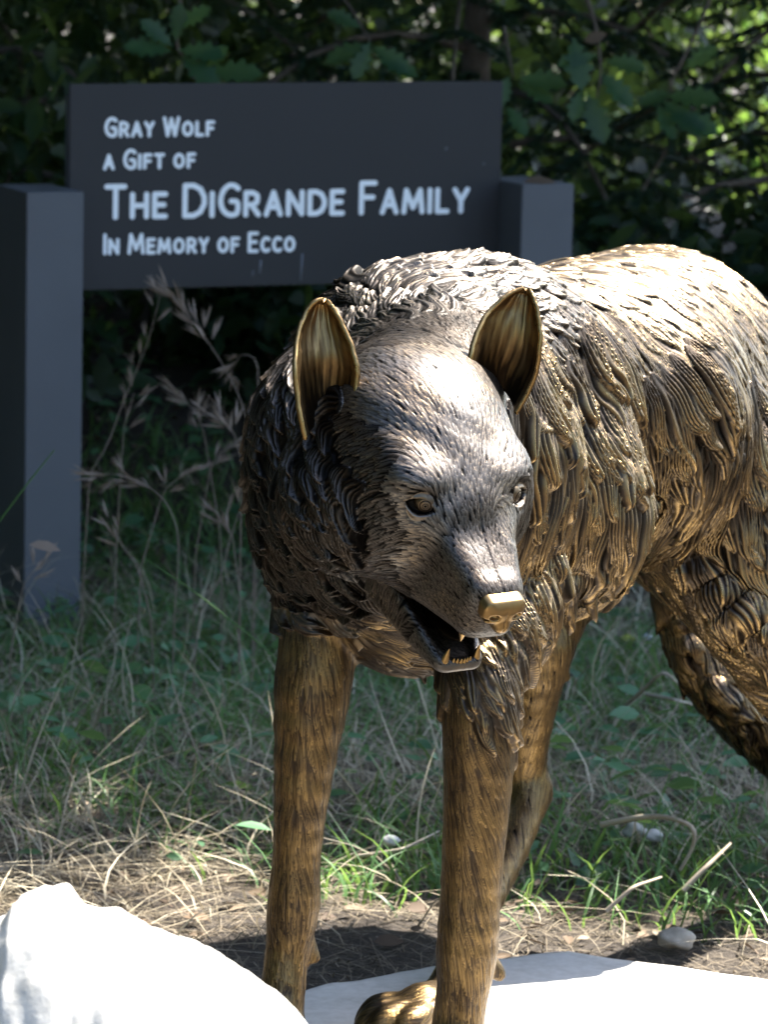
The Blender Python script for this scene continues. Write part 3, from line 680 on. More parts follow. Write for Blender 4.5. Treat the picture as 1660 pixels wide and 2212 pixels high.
# gravel walk in front of the rocks (where the photographer stands)
M = Mat('gravel', 0.9); M.col(M.ramp(M.noise(70, 6, .7), [(.3, (.07, .060, .048)), (.7, (.19, .165, .135))])); M.bump(M.noise(90, 5, .7), .7, .01)
px_, py_ = np.meshgrid(np.linspace(-9, 9, 120), np.linspace(-7, -0.72, 50), indexing='ij')
py2 = np.where(py_ > -0.73, py_ + 0.12 * vnoise(px_, px_ * 0, 1.5, 5), py_)
I = np.arange(px_.size).reshape(px_.shape); Q = np.stack([I[:-1, :-1], I[1:, :-1], I[1:, 1:], I[:-1, 1:]], 2).reshape(-1, 4)
tag(mesh_np('path', np.stack([px_.ravel(), py2.ravel(), (gz(px_, py2) + 0.012 + 0.004 * vnoise(px_, py2, 25, 8)).ravel()], 1), Q, M.m), kind='structure')

# stone slab under the wolf
STONE = Mat('limestone', 0.75)
sn = STONE.noise(9, 6, .65); s2 = STONE.noise(80, 4, .6)
STONE.col(STONE.mix(STONE.ramp(sn, [(.28, (.34, .32, .28)), (.5, (.48, .46, .42)), (.8, (.56, .54, .51))]), STONE.ramp(s2, [(.35, (.28, .26, .23)), (.6, (.54, .52, .49))]), 0.25))
STONE.bump(STONE.math('ADD', sn, STONE.math('MULTIPLY', s2, .4)), .35, .004)
edge = [G(*p)[:2] for p in ((640, 2138), (700, 2120), (783, 2112), (850, 2098), (930, 2082), (1092, 2068), (1160, 2056), (1234, 2050), (1300, 2060), (1389, 2072), (1492, 2087), (1580, 2102), (1660, 2111), (1760, 2130))]
out = [(-0.30, 0.02)] + [tuple(e) for e in edge] + [(0.60, -0.05), (0.62, -0.32), (0.46, -0.52), (0.12, -0.60), (-0.20, -0.56), (-0.36, -0.36), (-0.38, -0.12)]
out = np.array(out)
def closed(P, n):
    d = np.r_[0, np.cumsum(np.linalg.norm(np.diff(np.vstack([P, P[:1]]), axis=0), axis=1))]; t = np.linspace(0, d[-1], n, endpoint=False); Q = np.vstack([P, P[:1]])
    return np.stack([np.interp(t, d, Q[:, 0]), np.interp(t, d, Q[:, 1])], 1)
oc = closed(out, 240); oc = oc + 0.004 * np.stack([vnoise(oc[:, 0], oc[:, 1], 30, 4), vnoise(oc[:, 1], oc[:, 0], 30, 5)], 1) * 2
cen = out.mean(0); rings = []
for k, (sc_, dz) in enumerate([(0.0, 0), (.25, 0), (.5, 0), (.7, 0), (.85, 0), (.93, 0), (.975, 0), (.992, -.003), (1.0, -.010), (1.003, -.03), (1.0, -.075), (.98, -.13)]):
    p = cen + (oc - cen) * max(sc_, 0.001); z = dz + (0.0035 * vnoise(p[:, 0], p[:, 1], 14, 6) - .001 if dz > -.005 else 0.006 * vnoise(p[:, 0] + p[:, 1], p[:, 1] * 0 + k, 20, 9))
    rings.append(np.column_stack([p, np.full(len(p), dz) + z]))
V = np.concatenate(rings); n = 240; I = np.arange(len(V)).reshape(len(rings), n); J = np.roll(I, -1, 1)
slab = mesh_np('stone_slab', V, np.stack([I[:-1], I[1:], J[1:], J[:-1]], 2).reshape(-1, 4), STONE.m)
tag(recentre(slab, (cen[0], cen[1], -0.13)), 'flat pale stone slab beneath the paws of the bronze wolf', 'stone slab')

# big out-of-focus rock in the lower left
Yr = -1.25
prof = [(-160, 2090), (-90, 2030), (-30, 1995), (0, 1980), (26, 1944), (84, 1925), (141, 1924), (172, 1955), (238, 1971), (308, 2002), (378, 2037), (462, 2068), (528, 2103), (590, 2142), (634, 2191), (665, 2240), (690, 2300), (700, 2400)]
pw = np.array([W(x, y + 14, Yr) for x, y in prof])
nx, ny = 150, 90; tx = np.linspace(pw[0, 0], pw[-1, 0], nx); tz = np.interp(tx, pw[:, 0], pw[:, 2])
V = []
for j in range(ny):
    v = j / (ny - 1) * 2 - 1
    for i in range(nx):
        pass
vv = np.linspace(-1, 1, ny); XX, VVv = np.meshgrid(tx, vv, indexing='ij'); e = np.abs(VVv)
shape = np.where(VVv > 0, (1 - e ** 3.0) ** 0.8, (1 - e ** 2.2) ** 0.7)
ZZ = -0.10 + (np.repeat(tz[:, None], ny, 1) + 0.10 - np.clip(-VVv, 0, 1) * 0.05) * np.maximum(shape, 0)
YY = Yr + VVv * (0.20 + 0.04 * vnoise(XX, XX * 0, 9, 3))
m_ = np.clip(1.2 - e, 0, 1)
ZZ = ZZ + (0.009 * vnoise(XX + YY, YY - XX, 16, 11) + 0.008 * vnoise(XX, YY, 45, 12) + .004 * vnoise(XX, YY, 110, 13)) * np.clip((1 - e) * 6, 0, 1) * np.where(np.abs(VVv) < .06, .25, 1)
I = np.arange(nx * ny).reshape(nx, ny); Q = np.stack([I[:-1, :-1], I[1:, :-1], I[1:, 1:], I[:-1, 1:]], 2).reshape(-1, 4)
rock = mesh_np('boulder', np.stack([XX.ravel(), YY.ravel(), ZZ.ravel()], 1), Q, STONE.m)
tag(recentre(rock, (float(tx.mean()), Yr, -0.10)), 'large rough white boulder, out of focus, in front of the grass', 'boulder')

# ================================================================== MEMORIAL SIGN
PHI, SX, SY, PW, GAP = 0.3318, -0.6713, 2.8025, 0.108, 0.8695
SA = np.array([math.cos(PHI), math.sin(PHI), 0.0188]); SNn = np.array([-math.sin(PHI), math.cos(PHI), 0])
SO = np.array([SX, SY, 0.0]); SZ = np.array([0, 0, 1.0])
sign = empty('memorial_sign', (SX + 0.5, SY + 0.17, -0.14), 'dark metal memorial sign with pale lettering between two square posts', 'sign')
def boxs(name, s0, s1, d0, d1, z0, z1, mat, bev=0.002, parent=None):
    bm = bmesh.new(); vs = [bm.verts.new(SO + SA * s + SNn * d + SZ * z) for s in (s0, s1) for d in (d0, d1) for z in (z0, z1)]
    for f in ((0, 1, 3, 2), (4, 6, 7, 5), (0, 4, 5, 1), (2, 3, 7, 6), (0, 2, 6, 4), (1, 5, 7, 3)): bm.faces.new([vs[i] for i in f])
    bmesh.ops.recalc_face_normals(bm, faces=bm.faces)
    bmesh.ops.bevel(bm, geom=bm.edges[:], offset=bev, segments=2, affect='EDGES')
    me = bpy.data.meshes.new(name); bm.to_mesh(me); bm.free(); me.materials.append(mat); o = bpy.data.objects.new(name, me); COL.objects.link(o)
    return keep(o, parent or sign)
def coat(name, c, r=.5):
    M = Mat(name, r, 0.0, c, 0.5); nz = M.noise(5, 4, .6); n2 = M.noise(220, 3, .6)
    M.col(M.mix(tuple(x * .82 for x in c), tuple(min(1, x * 1.15) for x in c), nz))
    M.bump(n2, .25, .0008); return M
POST = coat('grey_post_coating', (.092, .098, .112), .6); PANEL = coat('charcoal_panel_coating', (.014, .015, .019), .55)
boxs('post', 0, PW, 0, .26, -0.25, 0.688, POST.m)
boxs('post', PW + GAP, 2 * PW + GAP, 0, .26, -0.25, 0.688, POST.m)
boxs('panel', PW + .0, PW + GAP, 0.1188, 0.1188 + 0.012, 0.4936, 0.8822, PANEL.m)
# rear brackets joining panel and posts
for s0, s1 in ((PW, PW + .03), (PW + GAP - .03, PW + GAP)): boxs('bracket', s0, s1, 0.1325, 0.150, 0.52, 0.86, POST.m, .001)
STAIN = Mat('water_stain', .8, 0, (.16, .17, .20))
# stroke lettering
GL = {'A': (.62, [[(0, 0), (.5, 1), (1, 0)], [(.2, .33), (.8, .33)]]), 'R': (.55, [[(0, 0), (0, 1), (.55, 1), (.88, .88), (.92, .72), (.85, .55), (.55, .45), (0, .45)], [(.45, .45), (1, 0)]]),
      'Y': (.56, [[(0, 1), (.5, .48), (1, 1)], [(.5, .48), (.5, 0)]]), 'W': (.86, [[(0, 1), (.24, 0), (.5, .95), (.76, 0), (1, 1)]]),
      'G': (.60, [[(1, .88), (.78, .99), (.5, 1), (.2, .86), (.03, .6), (.03, .36), (.2, .12), (.5, 0), (.78, 0), (1, .07), (1, .46), (.62, .46)]]),
      'O': (.68, [[(.5, 1), (.2, .9), (.03, .65), (.03, .35), (.2, .1), (.5, 0), (.8, .1), (.97, .35), (.97, .65), (.8, .9), (.5, 1)]]),
      'L': (.44, [[(0, 1), (0, 0), (1, 0)]]), 'F': (.46, [[(0, 0), (0, 1), (1, 1)], [(0, .52), (.85, .52)]]), 'I': (.0, [[(0, 0), (0, 1)]]),
      'T': (.58, [[(0, 1), (1, 1)], [(.5, 1), (.5, 0)]]), 'H': (.60, [[(0, 0), (0, 1)], [(1, 0), (1, 1)], [(0, .5), (1, .5)]]),
      'E': (.46, [[(1, 1), (0, 1), (0, 0), (1, 0)], [(0, .52), (.86, .52)]]), 'N': (.60, [[(0, 0), (0, 1), (1, 0), (1, 1)]]),
      'D': (.64, [[(0, 0), (0, 1), (.45, 1), (.8, .88), (1, .62), (1, .38), (.8, .12), (.45, 0), (0, 0)]]),
      'M': (.82, [[(0, 0), (.12, 1), (.5, .2), (.88, 1), (1, 0)]]), 'C': (.54, [[(1, .9), (.75, 1), (.48, 1), (.2, .86), (.03, .6), (.03, .36), (.2, .12), (.48, 0), (.75, 0), (1, .1)]])}
LET = Mat('pale_letter_paint', .55, 0, (.90, .93, .96))
def onpanel(px, py):
    """point of the photograph on the plane of the sign panel"""
    d = _fw + CR * (px - CXP) / F_PX - CU * (py - CYP) / F_PX; P0 = SO + SNn * 0.1188
    p = CAM + d * (((P0 - CAM) @ SNn) / (d @ SNn)); q = p - P0; s_ = (q[0] * SA[0] + q[1] * SA[1]) / (SA[0] ** 2 + SA[1] ** 2); return np.array([s_, q[2] - s_ * SA[2]])
def line(text, xL, yB, xR, yR, cap, small, wid):
    """text: upper case = tall capital, lower case = small capital, from left to right baseline points; cap heights in photo pixels"""
    a = onpanel(xL, yB); b = onpanel(xR, yR); pm = 1172.0
    hc, hs, w = cap / pm, small / pm, wid / pm; tr = 0.62 * w
    adv, x = [], 0.0; pend = None
    for ch in text:
        if ch == ' ': x += hs * 0.50; continue
        h = hc if ch.isupper() else hs; gw = GL[ch.upper()][0] * h
        if adv: x += w * 1.75
        adv.append((ch, x, h, gw)); x += gw
    k = (b[0] - a[0] - w) / x
    for ch, x0, h, gw in adv:
        P, Fs, base = [], [], 0
        for st in GL[ch.upper()][1]:
            pts = [np.array([a[0] + w / 2 + (x0 + p[0] * gw) * k, a[1] + (b[1] - a[1]) * x0 / x + w / 2 + p[1] * (h - w)]) for p in st]
            if ch.upper() in 'GOCD':      # round the curves
                for _ in range(2):
                    q = [pts[0]]
                    for u, v in zip(pts[:-1], pts[1:]): q += [0.75 * u + 0.25 * v, 0.25 * u + 0.75 * v]
                    pts = q + [pts[-1]] if ch.upper() != 'D' else pts
            for u, v in zip(pts[:-1], pts[1:]):
                dd = v - u; L = np.linalg.norm(dd); dd = dd / (L + 1e-9); nn = np.array([-dd[1], dd[0]]); ring = []
                for q in range(7): t = math.pi * (0.5 + q / 6); ring.append(u + w / 2 * (dd * math.cos(t) + nn * math.sin(t)))
                for q in range(7): t = math.pi * (-0.5 + q / 6); ring.append(v + w / 2 * (dd * math.cos(t) + nn * math.sin(t)))
                off = 0.0010 + 0.00002 * len(Fs)
                for o_ in (off, 0.0):
                    for r_ in ring: P.append(SO + SNn * (0.1188 - 0.0002 - o_) + SA * r_[0] + SZ * r_[1])
                n_ = len(ring); Fs.append(('cap', base, n_)); base += 2 * n_
        me = bpy.data.meshes.new('letter'); faces = []
        for _, b0, n_ in Fs:
            faces.append([b0 + i for i in range(n_)]); faces += [[b0 + i, b0 + n_ + i, b0 + n_ + (i + 1) % n_, b0 + (i + 1) % n_] for i in range(n_)]
        me.from_pydata([tuple(p) for p in P], [], faces); me.materials.append(LET.m)
        o = bpy.data.objects.new('letter', me); COL.objects.link(o); keep(o, sign)
def streak(x0, y0, x1, y1, w):
    a = onpanel(x0, y0); b = onpanel(x1, y1); P = [SO + SNn * (0.1188 - 0.0004) + SA * s + SZ * z for s, z in ((a[0], a[1]), (a[0] + w, a[1]), (b[0] + w, b[1]), (b[0], b[1]))]
    B_ = [p + SNn * .0008 for p in P]; keep(mesh_np('stain', np.array(P + B_), np.array([(0, 3, 2, 1), (4, 5, 6, 7), (0, 1, 5, 4), (1, 2, 6, 5), (2, 3, 7, 6), (3, 0, 4, 7)]), STAIN.m, smooth=False), sign)
streak(652, 548, 648, 606, .0028); streak(562, 562, 559, 592, .003); streak(546, 585, 544, 597, .002); streak(964, 318, 962, 324, .003); streak(1045, 352, 1044, 356, .003)
line('Gray Wolf', 224, 297.5, 464, 295, 46, 36, 8.0)
line('a Gift of', 222, 368, 423, 364, 47, 36, 8.0)
line('The DiGrande Family', 224, 475, 1014, 461, 79, 61, 12.0)
line('In Memory of Ecco', 222, 551, 638, 545, 48, 37, 8.0)

# ================================================================== PLANTS
def leafmat(name, dark, light, rough=.5, trans=.35, dead=None):
    M = Mat(name, rough, 0, light, .35); r = M.attr('rnd'); c = M.ramp(r, [(0, dark), (.8, light)] + ([(1.0, dead)] if dead else []))
    c = M.mix(c, M.mix(dark, light, M.noise(30, 3, .6)), 0.3)
    M.col(c); tr = M.n('ShaderNodeBsdfTranslucent'); M.l(M.mix(c, (.55, .8, .15), .35, 'MIX') if dead is None else c, tr.inputs[0])
    mx = M.n('ShaderNodeMixShader'); mx.inputs[0].default_value = trans; out = M.t.nodes['Material Output']
    M.l(M.b.outputs[0], mx.inputs[1]); M.l(tr.outputs[0], mx.inputs[2]); M.l(mx.outputs[0], out.inputs[0]); return M
def setattr_(o, name, a):
    at = o.data.attributes.new(name, 'FLOAT', 'POINT'); at.data.foreach_set('value', np.asarray(a, np.float32))
def unit(v): return v / (np.linalg.norm(v, axis=-1, keepdims=True) + 1e-9)
def stamp(tv, tf, P, D, N, S):
    """copies of a template leaf: tv (k,3) along +x with normal +z; at P, axis D, normal N, size S"""
    D = unit(D); B_ = unit(np.cross(N, D)); N_ = np.cross(D, B_)
    V = P[:, None] + S[:, None, None] * (tv[None, :, 0:1] * D[:, None] + tv[None, :, 1:2] * B_[:, None] + tv[None, :, 2:3] * N_[:, None])
    k = len(tv); F = tf[None] + (np.arange(len(P)) * k)[:, None, None]
    return V.reshape(-1, 3), F.reshape(-1, tf.shape[1]), k
def leaf_template(kind):
    if kind == 'ovate': o = [(0, 0), (.25, .2), (.55, .24), (.8, .14), (1, 0)]
    elif kind == 'oak': o = [(0, 0.015), (.12, .05), (.22, .17), (.30, .10), (.42, .27), (.50, .15), (.63, .29), (.71, .15), (.82, .20), (.90, .10), (1, 0)]
    else: o = [(0, 0), (.5, .045), (1, 0)]
    up = [(x, y, -0.10 * x * x + 0.25 * abs(y)) for x, y in o]; mid = [(x, 0, -0.10 * x * x) for x, y in o]; dn = [(x, -y, -0.10 * x * x + 0.25 * abs(y)) for x, y in o]
    n = len(o); V = np.array(up + mid + dn); F = []
    for i in range(n - 1):
        F += [(i, n + i, n + i + 1), (i, n + i + 1, i + 1), (n + i, 2 * n + i, 2 * n + i + 1), (n + i, 2 * n + i + 1, n + i + 1)]
    F = [f for f in F if len({tuple(V[q]) for q in f}) == 3]
    return V, np.array(F)
LT = {k: leaf_template(k) for k in ('ovate', 'oak', 'needle')}
LT['flat'] = (np.array([(0, 0, 0), (.45, .24, .06), (1, 0, -.1), (.45, -.24, .06)]), np.array([(0, 2, 1), (0, 3, 2)]))
LT['frond'] = (np.array([(0, 0, 0), (.4, .11, .03), (1, 0, -.06), (.4, -.11, .03)]), np.array([(0, 2, 1), (0, 3, 2)]))
def leaves(name, kind, P, D, N, S, mat, parent=None):
    V, F, k = stamp(*LT[kind], P, D, N, S); o = mesh_np(name, V, F, mat, smooth=False); setattr_(o, 'rnd', np.repeat(rng.random(len(P)), k))
    return keep(o, parent) if parent else o
def tube(pts, r0, r1, n=7):
    pts = np.asarray(pts, float); t = unit(np.gradient(pts, axis=0)); ref = np.array([.3, .2, .93]); e1 = unit(np.cross(t, ref)); e2 = np.cross(t, e1)
    r = np.linspace(r0, r1, len(pts))[:, None, None]; a = np.arange(n) / n * 2 * math.pi
    V = pts[:, None] + r * (e1[:, None] * np.cos(a)[None, :, None] + e2[:, None] * np.sin(a)[None, :, None])
    I = np.arange(len(pts) * n).reshape(len(pts), n); J = np.roll(I, -1, 1)
    return V.reshape(-1, 3), np.stack([I[:-1], J[:-1], J[1:], I[1:]], 2).reshape(-1, 4)
def merge(parts):
    V, F, b = [], [], 0
    for v, f in parts: V.append(v); F.append(f + b); b += len(v)
    return np.concatenate(V), np.concatenate(F)
def curve(P, n=14):
    P = np.asarray(P, float); t = np.linspace(0, len(P) - 1, n); out = np.array([np.interp(t, range(len(P)), P[:, i]) for i in range(3)]).T
    for _ in range(2): out[1:-1] = .25 * out[:-2] + .5 * out[1:-1] + .25 * out[2:]
    return out
BARK = Mat('bark', .9); BARK.col(BARK.ramp(BARK.noise(18, 6, .7), [(.3, (.05, .035, .025)), (.7, (.17, .13, .10))])); BARK.bump(BARK.noise(40, 5, .7), .8, .01)

# grass: bent blades
def blades(n, area, hlo, hhi, wid, lean, dens, name, mat, label_kind='stuff', seg=4, lie=0.0):
    x0, x1, y0, y1 = area; X = rng.uniform(x0, x1, n * 3); Y = rng.uniform(y0, y1, n * 3); k = rng.random(n * 3) < dens(X, Y); X, Y = X[k][:n], Y[k][:n]; n = len(X)
    Z = gz(X, Y); h = rng.uniform(hlo, hhi, n) * (0.7 + 0.6 * rng.random(n)); a = rng.uniform(0, 2 * math.pi, n); ln = lean * (0.4 + 1.2 * rng.random(n))
    d = np.stack([np.cos(a), np.sin(a), a * 0], 1); s = np.stack([-np.sin(a), np.cos(a), a * 0], 1); tw = rng.uniform(-1.2, 1.2, n)
    side = s * np.cos(tw)[:, None] + d * np.sin(tw)[:, None]
    V = np.zeros((n, seg + 1, 2, 3)); kink = rng.uniform(-.5, .5, n)
    for i in range(seg + 1):
        t = i / seg; up = h * (t - 0.35 * ln * t ** 2) * (1 - lie); up = np.where(ln > 1.2, h * (t - t ** 2 * .8) * (1 - lie), up) + 0.012 * lie * rng.random(n)
        c = np.stack([X, Y, Z], 1) + d * (h * ln * t ** 1.7)[:, None] + s * (h * kink * t * (1 - t))[:, None]; c[:, 2] += up
        w = wid * (0.6 + 0.8 * rng.random(n)) * (1 - t) ** 0.6 + 0.0002 if i else wid * np.ones(n) * .8
        V[:, i, 0] = c - side * w[:, None] * .5; V[:, i, 1] = c + side * w[:, None] * .5
    k = (seg + 1) * 2; F = np.array([(2 * i, 2 * i + 1, 2 * i + 3, 2 * i + 2) for i in range(seg)])[None] + (np.arange(n) * k)[:, None, None]
    o = mesh_np(name, V.reshape(-1, 3), F.reshape(-1, 4), mat); setattr_(o, 'rnd', np.repeat(rng.random(n), k)); return tag(o, kind=label_kind)
GRASS = leafmat('green_grass', (.024, .062, .022), (.110, .230, .070), .45, .3); STRAW = leafmat('straw', (.15, .12, .08), (.52, .45, .32), .6, .25, (.66, .59, .46))
LSTRAW = leafmat('shade_toned_straw', (.06, .045, .03), (.22, .175, .12), .7, .15, (.32, .27, .20))  # litter straw coloured darker in place of shade behind the slab
A = (-1.5, 1.9, 0.50, 4.2)
g_d = lambda x, y: np.clip(0.75 + 1.6 * vnoise(x, y, 2.2, 21) + 0.5 * vnoise(x, y, 7, 22) - np.clip(.95 - y, 0, 1) * 2.0 - np.clip(y - 2.7, 0, 1) * .5, 0, 1)
s_d = lambda x, y: np.clip(0.55 - 1.3 * vnoise(x, y, 2.2, 21) + 0.6 * vnoise(x, y, 5, 24) - np.clip(1.0 - y, 0, 1) * .5, 0.04, 1)
tag(blades(23000, A, .035, .115, .0048, .9, g_d, 'grass', GRASS.m), 'green grass tufts growing between the slab and the sign', 'grass')
tag(blades(15000, (-1.5, 1.9, .36, 4.0), .06, .16, .0030, 1.6, s_d, 'dry_grass', STRAW.m, seg=5, lie=.25), 'matted pale dry grass lying over the ground', 'dry grass')
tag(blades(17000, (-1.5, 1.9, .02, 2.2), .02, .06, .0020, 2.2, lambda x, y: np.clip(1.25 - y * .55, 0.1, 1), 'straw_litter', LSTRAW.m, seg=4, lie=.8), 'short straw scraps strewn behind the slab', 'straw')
tag(blades(2600, (-1.5, 1.9, .8, 3.2), .09, .24, .0030, .9, lambda x, y: .6 + 0 * x, 'tall_dry_grass', STRAW.m, seg=6), 'thin tall dry grass stems rising below the sign', 'dry grass')
# leaf litter and broad weeds
def ground_leaves(n, name, kind, mat, area, s0, s1, flat, lift, dens, label, cat):
    X = rng.uniform(area[0], area[1], n * 3); Y = rng.uniform(area[2], area[3], n * 3); k = rng.random(n * 3) < dens(X, Y); X, Y = X[k][:n], Y[k][:n]; n = len(X)
    P = np.stack([X, Y, gz(X, Y) + lift * rng.random(n) + .004], 1); a = rng.uniform(0, 2 * math.pi, n); D = np.stack([np.cos(a), np.sin(a), rng.uniform(-.2, .6, n) * (1 - flat)], 1)
    N = np.stack([rng.normal(0, 1 - flat, n), rng.normal(0, 1 - flat, n), np.ones(n)], 1); o = leaves(name, kind, P, D, N, rng.uniform(s0, s1, n), mat)
    return tag(o, label, cat, kind='stuff')
LITTER = leafmat('dead_leaf', (.05, .032, .022), (.20, .14, .09), .8, .1, (.36, .30, .23)); WEED = leafmat('weed_leaf', (.03, .085, .045), (.09, .20, .10), .45, .3)
ground_leaves(5200, 'leaf_litter', 'ovate', LITTER.m, (-1.8, 2.2, .3, 5.5), .012, .04, .45, .01, lambda x, y: np.full(len(x), .9), 'small brown dead leaves littering the soil', 'leaf litter')
ground_leaves(4200, 'weeds', 'ovate', WEED.m, (-1.6, 2.0, .75, 4.8), .022, .06, .3, .09, lambda x, y: np.clip(.3 + 1.6 * vnoise(x, y, 3, 31) + np.clip(y - 2.4, 0, 1) * .5, 0, 1), 'low broad-leaved green weeds among the grass', 'weeds')

# tall brome grass with drooping seed heads
BROME = leafmat('brome_straw', (.16, .12, .09), (.32, .25, .20), .6, .3, (.40, .33, .28)); GSTEM = leafmat('green_stem', (.03, .09, .02), (.08, .18, .05), .5, .3)
def brome(path, Y, label, seeds, mat=BROME.m, r=.0013, ssz=.045):
    P = curve([W(x, y, Y + .01 * i) for i, (x, y) in enumerate(path)], 22); b = P[0].copy(); gzb = float(gz(b[0], b[1]))
    if b[2] > gzb + .01: P = np.vstack([[b[0] + (b[0] - P[3][0]) * .2, b[1], gzb - .01], P]); P = curve(P, 26)
    root = empty('grass_stalk', P[0], label, 'grass stalk', 'tall stalks of dry grass by the sign')
    v, f = tube(P, r, r * .45, 5); o = mesh_np('stem', v, f, mat); setattr_(o, 'rnd', np.full(len(v), .5)); keep(o, root)
    if seeds:
        n = seeds; i = np.linspace(len(P) * .62, len(P) - 1, n).astype(int); base = P[i]; t = unit(np.gradient(P, axis=0))[i]
        a = rng.uniform(0, 2 * math.pi, n); off = np.stack([np.cos(a), np.sin(a) * .6, np.sin(a * 2) * .5 - .2], 1); D = unit(t * 1.2 + off * .8)
        for q in range(n):      # each spikelet: a bundle of awned scales
            m = 5; PP = np.repeat(base[q:q + 1] + D[q] * .012, m, 0); DD = unit(D[q] + rng.normal(0, .16, (m, 3))); sp = leaves('spikelet', 'needle', PP, DD, rng.normal(0, 1, (m, 3)), rng.uniform(.6, 1, m) * ssz, mat, root)
            v, f = tube([base[q], base[q] + D[q] * .006, base[q] + D[q] * .013], .0005, .0004, 4)
    return root
brome([(552, 1010), (542, 929), (507, 828), (460, 754), (421, 699), (372, 640)], 2.25, 'dry grass stalk bending left to the lower edge of the sign, seed head largest', 13, ssz=.055)
brome([(183, 1035), (234, 961), (265, 867), (320, 742), (345, 640)], 2.3, 'thin straight grass stalk rising from beside the left post', 6)
brome([(375, 1320), (390, 1175), (375, 1113), (347, 1066), (271, 1023), (214, 1026)], 2.0, 'dry grass stalk arching left with a drooping pale seed head', 11, ssz=.05)
brome([(421, 1339), (476, 1253), (503, 1144), (527, 1078)], 1.9, 'tan grass stalk leaning right toward the wolf chest', 4)
brome([(332, 1358), (297, 1222), (265, 1183), (242, 1132)], 1.9, 'short crooked tan stalk between the left post and the arching stalk', 5)
brome([(560, 800), (548, 770), (520, 765), (500, 800)], 2.4, 'small dry seed head beside the wolf mane', 5)
brome([(520, 1120), (525, 1010), (505, 930), (470, 905)], 2.1, 'pale dry seed head hanging close to the wolf neck', 9, ssz=.05)
brome([(640, 1480), (585, 1409), (429, 1284), (312, 1206)], 1.2, 'long green grass stem slanting up to the left', 0, GSTEM.m, .0016)
brome([(-20, 1150), (58, 1046), (117, 972)], 1.6, 'green blade crossing in front of the left post', 0, GSTEM.m, .0018)

for q, (x, y, dx, dy, Y_, sd, ll) in enumerate([(250, 1180, 30, -330, 2.35, 7, 'slim dry grass stalk close to the right side of the left post'), (420, 1210, 60, -260, 2.4, 8, 'dry grass stalk with purple-brown head midway between post and wolf'),
        (480, 1180, -70, -330, 2.5, 8, 'tall dry grass stalk leaning left in front of the dark shrubs'), (300, 1240, 90, -230, 2.1, 6, 'dry grass stalk leaning right, its head below the arching stalk'),
        (20, 1420, 50, -200, 1.9, 5, 'short dry grass stalk before the foot of the left post'), (520, 1300, -30, -180, 2.0, 6, 'short dry grass stalk beside the wolf ruff')]):
    brome([(x, y), (x + dx * .3, y + dy * .4), (x + dx * .6, y + dy * .8), (x + dx * 1.3, y + dy)], Y_, ll, sd, ssz=.045)
# twigs, pebbles
TW = Mat('pale_twig', .8); TW.col(TW.ramp(TW.noise(25, 4, .6), [(.3, (.25, .20, .15)), (.7, (.50, .43, .34))]))
def twig(path, z, r, label):
    P = curve([G(x, y, zz) for (x, y), zz in zip(path, z)], 18); v, f = tube(P, r, r * .5, 6); o = mesh_np('twig', v, f, TW.m); tag(recentre(o, P[0]), label, 'twig', 'twigs lying behind the wolf')
twig([(1300, 1782), (1380, 1765), (1440, 1762), (1505, 1785), (1500, 1830), (1470, 1880)], [.0, .02, .03, .03, 0, -.03], .0045, 'bent pale twig arching over the green weeds behind the wolf')
twig([(1310, 1968), (1370, 1915), (1430, 1895)], [-.03, 0, 0], .003, 'short straight twig nearest to the back edge of the slab')
twig([(1475, 1925), (1530, 1870), (1580, 1822)], [-.03, 0, .02], .004, 'straight light twig lying toward the right edge')
twig([(1330, 1545), (1385, 1495), (1435, 1448), (1470, 1480)], [-.06, 0, .05, .02], .004, 'kinked twig propped up below the tail')
twig([(1400, 1500), (1460, 1512), (1530, 1530)], [-.04, 0, -.03], .004, 'brown twig lying flat below the tail')
twig([(770, 1850), (870, 1835), (950, 1795)], [-.03, -.01, 0], .0025, 'thin pale twig between the front legs')
def pebble(px, py, rx, c, label, name='pebble', z=-.04, cat='pebble'):
    p = G(px, py, z); bm = bmesh.new(); bmesh.ops.create_icosphere(bm, subdivisions=3, radius=1)
    for v in bm.verts:
        q = v.co; k = 1 + .14 * math.sin(q.x * 3.1 + px) * math.cos(q.y * 2.7 + py) + .09 * math.sin(q.z * 5 + q.x * 4 + px); v.co = Vector((q.x * rx * k, q.y * rx * .8 * k, q.z * rx * .6 * k))
    me = bpy.data.meshes.new(name); bm.to_mesh(me); bm.free(); me.polygons.foreach_set('use_smooth', [True] * len(me.polygons)); M_ = Mat(name + '_stone', .8); M_.col(M_.ramp(M_.noise(60, 4, .6), [(.3, tuple(x * .6 for x in c)), (.7, c)])); me.materials.append(M_.m)
    o = bpy.data.objects.new(name, me); COL.objects.link(o); o.location = Vector(p) + Vector((0, 0, rx * .3)); tag(o, label, cat)
pebble(1375, 1806, .020, (.55, .55, .52), 'pale grey stone half hidden in the green weeds', z=-.05)
pebble(1411, 1812, .014, (.52, .52, .50), 'smaller pale stone touching the grey stone in the weeds', z=-.05)
pebble(1355, 1384, .013, (.30, .32, .05), 'round yellow-green fruit on the dark soil behind the wolf', 'fallen_fruit', -.10, 'fruit')
pebble(1400, 1380, .011, (.5, .52, .5), 'small round whitish stone beside the yellow-green fruit', z=-.10)
pebble(1460, 2040, .022, (.40, .36, .30), 'flat tan stone at the back edge of the slab', z=-.05)
pebble(845, 1822, .012, (.65, .64, .62), 'small white stone in the grass between the front legs', z=-.03)
pebble(1330, 480, .008, (.4, .35, .28), 'x', z=-.03) if False else None

